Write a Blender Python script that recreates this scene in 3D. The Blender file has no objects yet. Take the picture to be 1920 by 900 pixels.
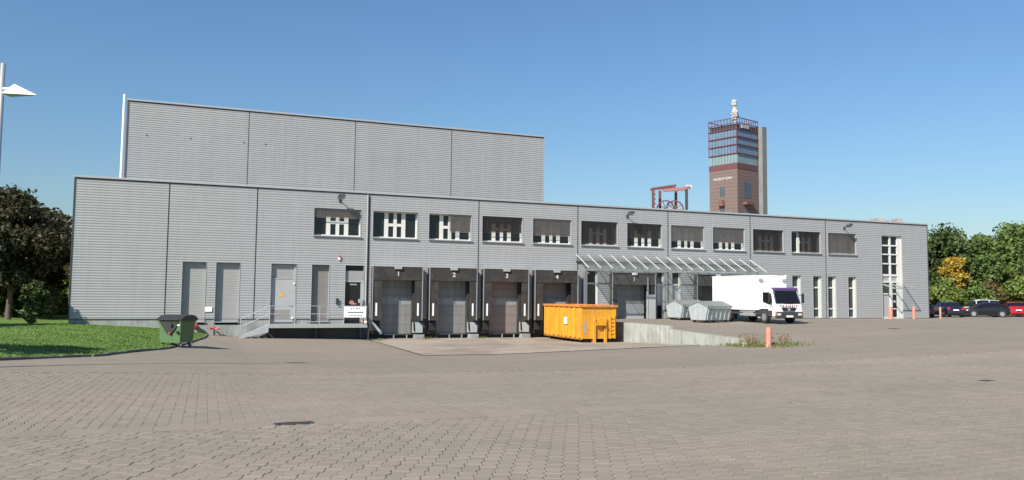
import bpy, bmesh, math, random
import numpy as np
from mathutils import Vector, Matrix
random.seed(7)
rng = np.random.default_rng(7)
S = bpy.context.scene
COL = S.collection

# ------------------------------------------------------------ camera, sky, sun, exposure
CAM = Vector((-9.6722, -50.733, 1.6246))
yaw, pitch, roll = 0.3690, 0.0696, 0.0107
fw = Vector((math.sin(yaw)*math.cos(pitch), math.cos(yaw)*math.cos(pitch), math.sin(pitch)))
r0 = Vector((math.cos(yaw), -math.sin(yaw), 0)); u0 = r0.cross(fw)
rt = math.cos(roll)*r0 + math.sin(roll)*u0
up = -math.sin(roll)*r0 + math.cos(roll)*u0
cd = bpy.data.cameras.new('camera'); cam = bpy.data.objects.new('camera', cd); COL.objects.link(cam)
cam.matrix_world = Matrix(((rt.x, up.x, -fw.x, CAM.x), (rt.y, up.y, -fw.y, CAM.y), (rt.z, up.z, -fw.z, CAM.z), (0, 0, 0, 1)))
cd.sensor_fit = 'HORIZONTAL'; cd.sensor_width = 36; cd.lens = 1475.2/1920*36
cd.clip_start = 0.1; cd.clip_end = 5000
S.camera = cam
SUN = Vector((-1.55, -1.0, 1.5)).normalized()          # towards the sun
elev = math.asin(SUN.z); azim = math.atan2(SUN.x, SUN.y)  # clockwise from +Y
w = bpy.data.worlds.new('World'); S.world = w; w.use_nodes = True
nt = w.node_tree; bg = nt.nodes['Background']
sky = nt.nodes.new('ShaderNodeTexSky'); sky.sky_type = 'NISHITA'; sky.sun_disc = False
sky.sun_elevation = elev; sky.sun_rotation = azim
sky.altitude = 0; sky.air_density = 1.5; sky.dust_density = 0.5; sky.ozone_density = 10.0
nt.links.new(sky.outputs[0], bg.inputs[0]); bg.inputs[1].default_value = 0.082
sl = bpy.data.lights.new('sun', 'SUN'); sl.energy = 5.0; sl.angle = math.radians(0.53); sl.color = (1, 0.94, 0.84)
so = bpy.data.objects.new('sun', sl); COL.objects.link(so)
so.rotation_euler = (-SUN).to_track_quat('-Z', 'Y').to_euler(); so.location = (-40, -60, 60)
S.view_settings.view_transform = 'Standard'; S.view_settings.look = 'None'
S.view_settings.exposure = 0.6; S.view_settings.gamma = 1; S.view_settings.use_curve_mapping = False

# ------------------------------------------------------------ helpers
def tag(o, label=None, cat=None, group=None, kind=None):
    if label: o['label'] = label
    if cat: o['category'] = cat
    if group: o['group'] = group
    if kind: o['kind'] = kind
    return o
def empty(name, loc=(0, 0, 0), rz=0):
    o = bpy.data.objects.new(name, None); COL.objects.link(o); o.location = loc; o.rotation_euler = (0, 0, rz)
    o.empty_display_size = .2
    return o
def link(name, me, mat=None, parent=None, loc=None):
    o = bpy.data.objects.new(name, me); COL.objects.link(o)
    if mat is not None and not me.materials: me.materials.append(mat)
    if parent is not None: o.parent = parent
    if loc is not None: o.location = loc
    return o
class MB:
    def __init__(s): s.bm = bmesh.new()
    def box(s, x0, x1, y0, y1, z0, z1, bev=0, M=None):
        m = Matrix.Translation(((x0+x1)/2, (y0+y1)/2, (z0+z1)/2)) @ Matrix.Diagonal((abs(x1-x0), abs(y1-y0), abs(z1-z0), 1))
        if M is not None: m = M @ m
        r = bmesh.ops.create_cube(s.bm, size=1, matrix=m)
        if bev:
            es = list({e for v in r['verts'] for e in v.link_edges})
            bmesh.ops.bevel(s.bm, geom=es, offset=bev, segments=2 if bev > .03 else 1, affect='EDGES', profile=.6)
        return s
    def tube(s, p0, p1, r0, r1=None, n=8, caps=True):
        p0, p1 = Vector(p0), Vector(p1); r1 = r0 if r1 is None else r1
        d = p1-p0; L = d.length
        if L < 1e-6: return s
        q = d.to_track_quat('Z', 'Y').to_matrix().to_4x4()
        M = Matrix.Translation((p0+p1)/2) @ q
        bmesh.ops.create_cone(s.bm, cap_ends=caps, segments=n, radius1=max(r0, 1e-4), radius2=max(r1, 1e-4), depth=L, matrix=M)
        return s
    def bar(s, p0, p1, wd, ht, upv=(0, 0, 1)):      # rectangular bar between two points
        p0, p1 = Vector(p0), Vector(p1); d = (p1-p0); L = d.length; d.normalize()
        sd = d.cross(Vector(upv)).normalized(); uu = sd.cross(d)
        M = Matrix(((sd.x, d.x, uu.x, 0), (sd.y, d.y, uu.y, 0), (sd.z, d.z, uu.z, 0), (0, 0, 0, 1)))
        M = Matrix.Translation((p0+p1)/2) @ M
        return s.box(-wd/2, wd/2, -L/2, L/2, -ht/2, ht/2, M=M)
    def poly(s, pts):
        s.bm.faces.new([s.bm.verts.new(p) for p in pts]); return s
    def prism(s, pts, axis, a0, a1):                # 2D outline extruded along an axis
        def P(p, a):
            return {'x': (a, p[0], p[1]), 'y': (p[0], a, p[1]), 'z': (p[0], p[1], a)}[axis]
        A = [s.bm.verts.new(P(p, a0)) for p in pts]; B = [s.bm.verts.new(P(p, a1)) for p in pts]
        n = len(pts); s.bm.faces.new(A); s.bm.faces.new(B[::-1])
        for i in range(n): s.bm.faces.new((A[i], B[i], B[(i+1) % n], A[(i+1) % n]))
        return s
    def sphere(s, c, r, seg=12, M=None, sc=(1, 1, 1)):
        m = Matrix.Translation(c) @ Matrix.Diagonal((sc[0], sc[1], sc[2], 1))
        bmesh.ops.create_uvsphere(s.bm, u_segments=seg, v_segments=max(6, seg//2), radius=r, matrix=m if M is None else M @ m)
        return s
    def mesh(s, name, recalc=True):
        if recalc: bmesh.ops.recalc_face_normals(s.bm, faces=s.bm.faces[:])
        me = bpy.data.meshes.new(name); s.bm.to_mesh(me); s.bm.free(); return me
    def build(s, name, mat, parent=None, smooth=False, loc=None):
        me = s.mesh(name)
        if smooth:
            for p in me.polygons: p.use_smooth = True
        return link(name, me, mat, parent, loc)
def pyobj(name, V, F, mat, parent=None, smooth=False, loc=None):
    me = bpy.data.meshes.new(name); me.from_pydata(V, [], F); me.update()
    if smooth:
        for p in me.polygons: p.use_smooth = True
    return link(name, me, mat, parent, loc)
def text_mesh(s, size, depth=.004, align='CENTER', bold=0.0, space=1.0):
    c = bpy.data.curves.new('text', 'FONT'); c.body = s; c.size = size; c.extrude = depth
    c.align_x = align; c.align_y = 'CENTER'; c.offset = bold; c.space_character = space
    o = bpy.data.objects.new('text', c); COL.objects.link(o)
    dg = bpy.context.evaluated_depsgraph_get(); dg.update()
    me = bpy.data.meshes.new_from_object(o.evaluated_get(dg)); 
    bpy.data.objects.remove(o); bpy.data.curves.remove(c)
    me.materials.clear()
    return me

# ------------------------------------------------------------ materials
MC = {}
def mat(name, rgb, rough=.6, metal=0.0, var=.12, scale=2.0, bump=0.0, bscale=25.0, rnd=0.0, spec=.5, streak=0.0, coat=0.0, rgb2=None, s2=.3):
    if name in MC: return MC[name]
    m = bpy.data.materials.new(name); m.use_nodes = True; MC[name] = m
    n, l = m.node_tree.nodes, m.node_tree.links
    b = n['Principled BSDF']; b.inputs['Roughness'].default_value = rough; b.inputs['Metallic'].default_value = metal
    b.inputs['Specular IOR Level'].default_value = spec; b.inputs['Coat Weight'].default_value = coat
    geo = n.new('ShaderNodeNewGeometry')
    no = n.new('ShaderNodeTexNoise'); no.inputs['Scale'].default_value = scale; no.inputs['Detail'].default_value = 6; no.inputs['Roughness'].default_value = .65
    l.new(geo.outputs['Position'], no.inputs['Vector'])
    mr = n.new('ShaderNodeMapRange'); l.new(no.outputs['Fac'], mr.inputs[0])
    mr.inputs[1].default_value = .25; mr.inputs[2].default_value = .75
    mr.inputs[3].default_value = 1-var; mr.inputs[4].default_value = 1+var
    val = mr.outputs[0]
    def mul(a, c):
        x = n.new('ShaderNodeMath'); x.operation = 'MULTIPLY'; l.new(a, x.inputs[0])
        if hasattr(c, 'links'): l.new(c, x.inputs[1])
        else: x.inputs[1].default_value = c
        return x.outputs[0]
    if rnd:
        oi = n.new('ShaderNodeObjectInfo'); ad = n.new('ShaderNodeMath'); ad.operation = 'ADD'
        l.new(oi.outputs['Random'], ad.inputs[0]); l.new(geo.outputs['Random Per Island'], ad.inputs[1])
        fr = n.new('ShaderNodeMath'); fr.operation = 'FRACT'; l.new(ad.outputs[0], fr.inputs[0])
        m2 = n.new('ShaderNodeMapRange'); l.new(fr.outputs[0], m2.inputs[0]); m2.inputs[3].default_value = 1-rnd; m2.inputs[4].default_value = 1+rnd
        val = mul(val, m2.outputs[0])
    if streak:                                       # rain streaks running down
        mp = n.new('ShaderNodeMapping'); mp.inputs['Scale'].default_value = (3.0, 3.0, .12); l.new(geo.outputs['Position'], mp.inputs[0])
        n2 = n.new('ShaderNodeTexNoise'); n2.inputs['Scale'].default_value = 1.6; n2.inputs['Detail'].default_value = 5; l.new(mp.outputs[0], n2.inputs['Vector'])
        m3 = n.new('ShaderNodeMapRange'); l.new(n2.outputs['Fac'], m3.inputs[0]); m3.inputs[1].default_value = .35; m3.inputs[2].default_value = .7
        m3.inputs[3].default_value = 1; m3.inputs[4].default_value = 1-streak
        val = mul(val, m3.outputs[0])
    base = n.new('ShaderNodeRGB'); base.outputs[0].default_value = (*rgb, 1); cs = base.outputs[0]
    if rgb2 is not None:
        n4 = n.new('ShaderNodeTexNoise'); n4.inputs['Scale'].default_value = s2; n4.inputs['Detail'].default_value = 4; l.new(geo.outputs['Position'], n4.inputs['Vector'])
        m4 = n.new('ShaderNodeMapRange'); l.new(n4.outputs['Fac'], m4.inputs[0]); m4.inputs[1].default_value = .42; m4.inputs[2].default_value = .62
        mx0 = n.new('ShaderNodeMix'); mx0.data_type = 'RGBA'; l.new(m4.outputs[0], mx0.inputs[0]); l.new(cs, mx0.inputs[6]); mx0.inputs[7].default_value = (*rgb2, 1); cs = mx0.outputs[2]
    vm = n.new('ShaderNodeVectorMath'); vm.operation = 'SCALE'; l.new(cs, vm.inputs[0]); l.new(val, vm.inputs['Scale'])
    l.new(vm.outputs[0], b.inputs['Base Color'])
    if bump:
        nb = n.new('ShaderNodeTexNoise'); nb.inputs['Scale'].default_value = bscale; nb.inputs['Detail'].default_value = 5; l.new(geo.outputs['Position'], nb.inputs['Vector'])
        bp = n.new('ShaderNodeBump'); bp.inputs['Strength'].default_value = bump; bp.inputs['Distance'].default_value = .02
        l.new(nb.outputs['Fac'], bp.inputs['Height']); l.new(bp.outputs[0], b.inputs['Normal'])
    m['b'] = 1
    return m
def leaf_mat(name, rgb, rgb2, rnd=.35, s2=.6):
    m = mat(name, rgb, .55, var=.25, scale=1.2, rnd=rnd, rgb2=rgb2, s2=s2, spec=.35)
    n, l = m.node_tree.nodes, m.node_tree.links
    b = n['Principled BSDF']; src = b.inputs['Base Color'].links[0].from_socket
    tr = n.new('ShaderNodeBsdfTranslucent'); l.new(src, tr.inputs[0])
    mx = n.new('ShaderNodeMixShader'); mx.inputs[0].default_value = .25
    l.new(b.outputs[0], mx.inputs[1]); l.new(tr.outputs[0], mx.inputs[2]); l.new(mx.outputs[0], n['Material Output'].inputs[0])
    return m
def glass_mat(name, tint, refl=.12, clear=.8):
    m = bpy.data.materials.new(name); m.use_nodes = True; MC[name] = m
    n, l = m.node_tree.nodes, m.node_tree.links; n.remove(n['Principled BSDF'])
    tr = n.new('ShaderNodeBsdfTransparent'); tr.inputs[0].default_value = (*tint, 1)
    gl = n.new('ShaderNodeBsdfGlossy'); gl.inputs['Roughness'].default_value = .08
    df = n.new('ShaderNodeBsdfDiffuse'); df.inputs[0].default_value = (.30, .33, .32, 1)
    geo = n.new('ShaderNodeNewGeometry'); no = n.new('ShaderNodeTexNoise'); no.inputs['Scale'].default_value = 1.5; no.inputs['Detail'].default_value = 5
    l.new(geo.outputs['Position'], no.inputs['Vector'])
    mr = n.new('ShaderNodeMapRange'); l.new(no.outputs['Fac'], mr.inputs[0]); mr.inputs[3].default_value = (1-clear)*.5; mr.inputs[4].default_value = (1-clear)*1.5
    m0 = n.new('ShaderNodeMixShader'); l.new(mr.outputs[0], m0.inputs[0]); l.new(tr.outputs[0], m0.inputs[1]); l.new(df.outputs[0], m0.inputs[2])
    m1 = n.new('ShaderNodeMixShader'); m1.inputs[0].default_value = refl; l.new(m0.outputs[0], m1.inputs[1]); l.new(gl.outputs[0], m1.inputs[2])
    l.new(m1.outputs[0], n['Material Output'].inputs[0])
    return m

M_clad = mat('cladding_silver', (.355, .362, .365), .5, .12, var=.04, scale=.7, streak=.07, rnd=.03, bump=.06, bscale=1.5)
M_clad_hi = mat('cladding_silver_hall', (.36, .364, .36), .5, .12, var=.04, scale=.5, streak=.07, rnd=.02, bump=.06, bscale=1.5)
M_trim = mat('trim_light', (.39, .40, .405), .45, .2, var=.06)
M_cap = mat('parapet_cap', (.43, .445, .45), .4, .3, var=.06)
M_seam = mat('seam_dark', (.045, .045, .05), .7, var=.1)
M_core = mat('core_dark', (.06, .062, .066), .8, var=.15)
M_conc = mat('concrete_base', (.33, .345, .335), .85, var=.18, scale=1.8, bump=.3, streak=.25, rgb2=(.25, .27, .25), s2=1.1)
M_wallw = mat('concrete_white', (.40, .415, .385), .85, var=.12, scale=1.4, bump=.35, streak=.3, rgb2=(.32, .325, .29), s2=1.2)
M_slab = mat('apron_concrete', (.305, .258, .203), .9, var=.12, scale=.9, bump=.3, rgb2=(.215, .178, .136), s2=.35)
M_frame = mat('window_frame', (.62, .62, .58), .5, var=.04)
M_glass = mat('dark_glass', (.012, .015, .018), .06, var=.2, spec=.5)
M_glassg = mat('green_grey_glass', (.05, .065, .062), .07, var=.25, spec=.5)
M_blindD = mat('blind_dark', (.075, .07, .068), .6, .2, var=.1)
M_blindL = mat('blind_light', (.22, .21, .20), .55, .2, var=.08)
M_shut = mat('shutter_grey', (.34, .34, .335), .5, .2, var=.05)
M_door = mat('door_grey', (.38, .39, .39), .5, .1, var=.05)
M_black = mat('rubber_black', (.018, .017, .017), .75, var=.25, bump=.2)
M_curt = mat('curtain_black', (.034, .031, .029), .7, var=.3, scale=2.5, bump=.15, streak=.3, rgb2=(.05, .046, .042), s2=1.5)
M_curtR = mat('curtain_weathered', (.085, .08, .076), .7, var=.2, scale=2.5)
M_sect = mat('sectional_door', (.235, .235, .225), .55, var=.10, streak=.25)
M_sectB = mat('sectional_door_brown', (.22, .185, .165), .55, var=.08)
M_vis = mat('vision_pane', (.26, .28, .29), .1, var=.1)  # door panes: reflected and transmitted light put into the pale base colour
M_steel = mat('galvanised_steel', (.48, .49, .49), .45, .55, var=.12, scale=6)
M_white = mat('white_paint', (.80, .80, .79), .45, var=.03)
M_dsteel = mat('dark_steel', (.06, .062, .068), .5, .3, var=.1)
M_orange = mat('container_orange', (.74, .345, .020), .55, var=.14, scale=2.2, bump=.1, rgb2=(.64, .285, .035), s2=1.3, streak=.16)
def add_rust(m, rust, lo, hi, scale):
    n, l = m.node_tree.nodes, m.node_tree.links; b = n['Principled BSDF']; src = b.inputs['Base Color'].links[0].from_socket
    geo = n.new('ShaderNodeNewGeometry'); no = n.new('ShaderNodeTexNoise'); no.inputs['Scale'].default_value = scale; no.inputs['Detail'].default_value = 8; no.inputs['Roughness'].default_value = .75
    l.new(geo.outputs['Position'], no.inputs['Vector'])
    r = n.new('ShaderNodeMapRange'); l.new(no.outputs['Fac'], r.inputs[0]); r.inputs[1].default_value = lo; r.inputs[2].default_value = hi
    x = n.new('ShaderNodeMix'); x.data_type = 'RGBA'; l.new(r.outputs[0], x.inputs[0]); l.new(src, x.inputs[6]); x.inputs[7].default_value = (*rust, 1); l.new(x.outputs[2], b.inputs['Base Color'])
add_rust(M_orange, (.30, .12, .045), .60, .72, 2.6)
M_rust = mat('rust', (.22, .09, .035), .85, var=.3, scale=5)
M_green = mat('bin_green', (.085, .165, .07), .5, var=.08)
M_lid = mat('bin_lid', (.028, .03, .032), .5, var=.1)
M_galv = mat('dumpster_galvanised', (.38, .42, .43), .5, .2, var=.14, scale=3)
M_galvlid = mat('dumpster_lid', (.20, .215, .20), .6, .1, var=.15, scale=3)
M_red = mat('red_paint', (.55, .055, .03), .5, var=.1)
M_boll = mat('bollard_orange', (.58, .20, .13), .65, var=.15, scale=6, rgb2=(.50, .26, .19), s2=3)
M_bark = mat('bark', (.10, .075, .055), .9, var=.25, scale=6, bump=.6, bscale=18)
M_grass = mat('grass_blades', (.09, .17, .02), .7, var=.25, scale=.6, rnd=.3)
M_tyre = mat('tyre', (.02, .02, .021), .8, var=.15)
M_rim = mat('rim', (.5, .5, .51), .3, .7, var=.1)
M_num = mat('white_print', (.55, .55, .53), .6, var=.03)
M_ink = mat('dark_print', (.05, .05, .055), .6, var=.1)
M_yel = mat('warning_yellow', (.75, .36, .05), .5, var=.08)
M_redprint = mat('red_print', (.26, .06, .09), .5, var=.08)
M_can = glass_mat('canopy_glass', (.78, .83, .82), .10, .78)
M_can2 = glass_mat('entrance_canopy_glass', (.93, .95, .95), .06, .95)

# ------------------------------------------------------------ terrain
def lin(x, xs, zs): return float(np.interp(x, xs, zs))
def smo(t):
    t = min(1., max(0., t)); return t*t*(3-2*t)
def zg(x, y):
    zd = lin(x, [-40, -17, -12, -8, -1, 0, 15.4], [-.3, -.42, -.72, -1.08, -1.25, -1.3, -1.35])
    tx = lin(x, [4, 15], [0, 1])
    zl = -.1 + (zd+.1)*((1-tx)*lin(y, [-41, -14, 0, 20, 60], [0, 1, 1, .6, 0]) + tx*lin(y, [-41, -17.5, -11.6, -5, 0, 20, 60], [0, .585, .85, 1, 1, .6, 0]))
    dip = lin(y, [-41, -21, -17, -5, 0], [0, .5, .33, .13, 0])*lin(x, [12, 16, 24, 32], [1, 1, .35, 0])
    zr = lin(y, [-43, -20, 0], [-.1, -.08, -.03]) - dip
    wd = .12 + max(0, -18.5-y)*1.0
    t = smo((x-15.55+wd*.5)/wd)
    return zl*(1-t) + zr*t
PY0, PY1, PYM = -47.5, -29.0, -39.6      # extent of the built pavers, and where their bond turns
PX0, PX1 = -18.0, 32.0

def ground_material(name, joints):
    m = bpy.data.materials.new(name); m.use_nodes = True
    n, l = m.node_tree.nodes, m.node_tree.links; b = n['Principled BSDF']; b.inputs['Roughness'].default_value = .85
    geo = n.new('ShaderNodeNewGeometry')
    def noise(scale, det=5, sc=None, rough=.6):
        t = n.new('ShaderNodeTexNoise'); t.inputs['Scale'].default_value = scale; t.inputs['Detail'].default_value = det; t.inputs['Roughness'].default_value = rough
        if sc:
            mp = n.new('ShaderNodeMapping'); mp.inputs['Scale'].default_value = sc; l.new(geo.outputs['Position'], mp.inputs[0]); l.new(mp.outputs[0], t.inputs['Vector'])
        else: l.new(geo.outputs['Position'], t.inputs['Vector'])
        return t.outputs['Fac']
    def rng_(s, a, b_, c, d):
        r = n.new('ShaderNodeMapRange'); l.new(s, r.inputs[0])
        for i, v in enumerate((a, b_, c, d)): r.inputs[i+1].default_value = v
        return r.outputs[0]
    def mix(f, a, c, mode='MIX'):
        x = n.new('ShaderNodeMix'); x.data_type = 'RGBA'; x.blend_type = mode
        if isinstance(f, (int, float)): x.inputs[0].default_value = f
        else: l.new(f, x.inputs[0])
        for s, i in ((a, 6), (c, 7)):
            if isinstance(s, tuple): x.inputs[i].default_value = (*s, 1)
            else: l.new(s, x.inputs[i])
        return x.outputs[2]
    c = mix(rng_(noise(.16), .40, .60, 0, 1), (0.236, 0.199, 0.154), (0.216, 0.186, 0.147))
    c = mix(rng_(noise(.9, 6), .45, .8, 0, .5), c, (0.171, 0.143, 0.107))
    c = mix(rng_(noise(.5, 4, (.12, 1.3, 1)), .5, .75, 0, .5), c, (0.270, 0.234, 0.188))      # worn wheel tracks along the building
    c = mix(rng_(noise(.35, 5, (.2, 1, 1)), .56, .75, 0, .35), c, (0.158, 0.146, 0.081))      # moss in the joints
    c = mix(rng_(noise(.55, 3), .70, .76, 0, .30), c, (0.090, 0.081, 0.069))                # oil stains
    if joints:
        br = n.new('ShaderNodeTexBrick'); l.new(geo.outputs['Position'], br.inputs['Vector'])
        br.inputs['Scale'].default_value = 1; br.inputs['Brick Width'].default_value = .165; br.inputs['Row Height'].default_value = .2
        br.inputs['Mortar Size'].default_value = .005; br.inputs['Mortar Smooth'].default_value = .3; br.inputs['Bias'].default_value = 0
        br.inputs[1].default_value = (.95, .95, .95, 1); br.inputs[2].default_value = (1.05, 1.05, 1.05, 1); br.inputs[3].default_value = (.45, .42, .38, 1)
        c = mix(1.0, c, br.outputs[0], 'MULTIPLY')
    else:
        oi = n.new('ShaderNodeObjectInfo'); ad = n.new('ShaderNodeMath'); ad.operation = 'ADD'
        l.new(oi.outputs['Random'], ad.inputs[0]); l.new(geo.outputs['Random Per Island'], ad.inputs[1])
        fr = n.new('ShaderNodeMath'); fr.operation = 'FRACT'; l.new(ad.outputs[0], fr.inputs[0])
        vm = n.new('ShaderNodeVectorMath'); vm.operation = 'SCALE'; l.new(c, vm.inputs[0]); l.new(rng_(fr.outputs[0], 0, 1, .93, 1.06), vm.inputs['Scale']); c = vm.outputs[0]
    l.new(c, b.inputs['Base Color'])
    bp = n.new('ShaderNodeBump'); bp.inputs['Strength'].default_value = .25; bp.inputs['Distance'].default_value = .01
    l.new(noise(14 if joints else 60, 4), bp.inputs['Height']); l.new(bp.outputs[0], b.inputs['Normal'])
    return m
M_ground = ground_material('block_paving', True)
M_bed = mat('joint_sand', (.085, .076, .062), .95, var=.2, scale=4)
M_paver = ground_material('paver_concrete', False)

def gridsheet(name, xs, ys, zf, m, parent=None, smooth=False):
    V = [(x, y, zf(x, y)) for y in ys for x in xs]; nx = len(xs)
    F = [(j*nx+i, j*nx+i+1, (j+1)*nx+i+1, (j+1)*nx+i) for j in range(len(ys)-1) for i in range(nx-1)]
    return pyobj(name, V, F, m, parent, smooth)
xs = [-2500, -900, -400, -200, -120, -80, -60, -45] + list(np.arange(-40, 15, 1.)) + [15.2, 15.45, 15.55, 15.66, 15.9] + list(np.arange(16.5, 40, 1.25)) + [42, 46, 50, 60, 80, 110, 150, 220, 400, 900, 2500]
xs = sorted(set(xs + [PX0, PX0+.02, PX1-.02, PX1]))
ys = [-600, -200, -100, -70] + list(np.arange(-60, 0, 1.)) + [0, 2, 6, 12, 20, 40, 60, 90, 150, 300, 700, 1500, 4000]
ys = sorted(set(ys + [PY0, PY0+.02, PY1-.02, PY1]))
def zground(x, y):
    inside = PX0+.01 < x < PX1-.01 and PY0+.01 < y < PY1-.01
    return zg(x, y) - (.10 if inside else 0)
tag(gridsheet('ground', xs, ys, zground, M_ground), kind='structure')

# near paving, every block a double-T concrete stone
bx = sorted(set(list(np.arange(PX0, PX1, 1.)) + [PX1])); by = sorted(set(list(np.arange(PY0, PY1, 1.)) + [PY1]))
pavement = tag(gridsheet('pavement', bx, by, lambda x, y: zg(x, y)-.010, M_bed), kind='structure')
PL, PWI = .20, .165; g = .0034
def paver_outline(shr):
    a, b_ = .0925-shr, .0725-shr; e = PL/2-shr
    pts = [(a, -e), (a, -.056), (b_, -.040), (b_, .040), (a, .056), (a, e)]
    return pts + [(-x, -y) for x, y in pts]
def paver_mesh():
    o1, o2 = paver_outline(g), paver_outline(g+.003)
    V = [(x, y, -.03) for x, y in o1] + [(x, y, -.003) for x, y in o1] + [(x, y, 0) for x, y in o2]
    n = 12; F = []
    for k in (0, 1):
        for i in range(n): F.append((k*n+i, k*n+(i+1) % n, (k+1)*n+(i+1) % n, (k+1)*n+i))
    F.append(tuple(range(2*n, 3*n)))
    return np.array(V), F
PV, PF = paver_mesh()
cells = []
def lay(ang, x0, x1, y0, y1):
    ca, sa = math.cos(ang), math.sin(ang); cx, cy = (x0+x1)/2, (y0+y1)/2; R = math.hypot(x1-x0, y1-y0)/2
    for i in range(int(-R/PWI), int(R/PWI)+1):
        for j in range(int(-R/PL), int(R/PL)+2):
            u, v = i*PWI, j*PL + (PL/2 if i % 2 else 0)
            x, y = cx+ca*u-sa*v, cy+sa*u+ca*v
            if x0 <= x <= x1 and y0 <= y <= y1: cells.append((x, y, ang))
lay(-math.radians(26.1), PX0+.1, 12, PY0+.1, PYM-.16)
lay(0, PX0+.1, PX1-.1, PYM+.24, PY1-.03)
cx_, cy_ = CAM.x, CAM.y
def frame_depth(c):
    d = Vector((c[0], c[1], zg(c[0], c[1]))) - CAM
    z = d.dot(fw); px = 960+1475.2*d.dot(rt)/z; py = 450-1475.2*d.dot(up)/z
    return z if (-10 < px < 1930 and py < 905) else 1e3+z
cells.sort(key=frame_depth)
one = bpy.data.meshes.new('paver'); one.from_pydata([tuple(v) for v in PV], [], PF); one.update(); one.materials.append(M_paver)
def jit(): return random.gauss(0, .0016)
for (x, y, a) in cells[:300]:
    o = link('paver', one, None, pavement); o.location = (x, y, zg(x, y)+jit()); o.rotation_euler = (random.gauss(0, .006), random.gauss(0, .006), a)
VV, FF = [], []; k = 0
for (x, y, a) in cells[300:]:
    ca, sa = math.cos(a), math.sin(a); z = zg(x, y)+jit(); tx, ty = random.gauss(0, .006), random.gauss(0, .006)
    sx = (zg(x+.1, y)-zg(x-.1, y))/.2+tx; sy = (zg(x, y+.1)-zg(x, y-.1))/.2+ty
    X = PV[:, 0]*ca-PV[:, 1]*sa; Y = PV[:, 0]*sa+PV[:, 1]*ca
    VV.append(np.stack([X+x, Y+y, PV[:, 2]+z+X*sx+Y*sy], 1)); FF += [tuple(i+k for i in f) for f in PF]; k += len(PV)
tag(pyobj('paver_field', np.concatenate(VV).tolist(), FF, M_paver, pavement), kind='stuff')
gb = MB(); gb.box(-.249, .249, -.2, .2, -.03, .004); gbm = gb.mesh('gutter_block'); gbm.materials.append(M_paver)
for i in range(60):
    x = -17.5+i*.5
    if x > 12: break
    if abs(x+8.5) < .1: continue
    o = link('gutter_block', gbm, None, pavement); o.location = (x, PYM+.03, zg(x, PYM)+jit()*.5)
for i, x in enumerate(np.arange(12.5, PX1, .5)):
    o = link('gutter_block', gbm, None, pavement); o.location = (x, PYM+.03, zg(x, PYM)+jit()*.5)
# zone beyond the turned bond, right of x = 12, is laid straight too
cells2 = []
for i in range(int((PX1-12)/PWI)):
    for j in range(int((PYM-.2-PY0)/PL)):
        x = 12.1+i*PWI; y = PY0+.15+j*PL+(PL/2 if i % 2 else 0)
        if y < PYM-.2: cells2.append((x, y))
VV, FF = [], []; k = 0
for (x, y) in cells2:
    VV.append(PV + np.array([x, y, zg(x, y)])); FF += [tuple(i+k for i in f) for f in PF]; k += len(PV)
tag(pyobj('paver_field', np.concatenate(VV).tolist(), FF, M_paver, pavement), kind='stuff')

def grate(x, y, L, W, label, n):
    t = empty('drain_grate', (x, y, zg(x, y)+.004)); tag(t, label, 'drain')
    b = MB(); b.box(-L/2, L/2, -W/2, W/2, -.03, -.015); b.build('sump', M_black, t)
    b = MB()
    for s in (-1, 1): b.box(-L/2, L/2, s*W/2-.02, s*W/2+.02, -.02, .006); b.box(s*L/2-.02, s*L/2+.02, -W/2+.02, W/2-.02, -.02, .005)
    b.build('grate_frame', M_dsteel, t)
    for i in range(n):
        xx = -L/2+(i+.5)*L/n; b = MB(); b.box(xx-L/n*.22, xx+L/n*.22, -W/2+.02, W/2-.02, -.015, .002); b.build('bar', M_dsteel, t)
grate(-8.5, PYM+.03, .5, .12, 'dark iron drain grate set in the paving in the foreground', 8)
grate(28.2, -15.4, .6, .5, 'small drain cover in the paving before the narrow windows at right', 8)
grate(7.2, -37.6, .3, .2, 'dark gully cover at the right edge of the paved yard', 7)

# concrete apron of the docks: cast slabs with open joints
apron = tag(empty('dock_apron', (0, 0, 0)), kind='structure')
for ix, (xa, xb) in enumerate(((0, 3.85), (3.85, 7.7), (7.7, 11.5), (11.5, 15.38))):
    for iy, (ya, yb) in enumerate(((-14.4, -7.4), (-7.4, .3))):
        b = MB(); gx = .03; V = []
        f = lambda x, y: zg(x, y)
        nx, ny = 4, 6; X = np.linspace(xa+gx, xb-gx, nx); Y = np.linspace(ya+gx, yb-gx, ny)
        Vt = [(x, y, f(x, y)+.022+.004*((ix+iy) % 2)) for y in Y for x in X]
        F = [(j*nx+i, j*nx+i+1, (j+1)*nx+i+1, (j+1)*nx+i) for j in range(ny-1) for i in range(nx-1)]
        loop = [i for i in range(nx)] + [j*nx+nx-1 for j in range(1, ny)] + [(ny-1)*nx+i for i in range(nx-2, -1, -1)] + [j*nx for j in range(ny-2, 0, -1)]
        n0 = len(Vt); Vt += [(Vt[i][0], Vt[i][1], Vt[i][2]-.06) for i in loop]
        F += [(loop[a], n0+a, n0+(a+1) % len(loop), loop[(a+1) % len(loop)]) for a in range(len(loop))]
        pyobj('slab', Vt, F, M_slab, apron)
b = MB()
for xa, xb, ya, yb in ((-.06, .03, -14.43, .3), (-.06, 15.38, -14.43, -14.37)):
    b.poly([(xa, ya, zg(xa, ya)+.008), (xb, ya, zg(xb, ya)+.008), (xb, yb, zg(xb, yb)+.008), (xa, yb, zg(xa, yb)+.008)])
b.build('edge_joint', M_bed, apron)

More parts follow.
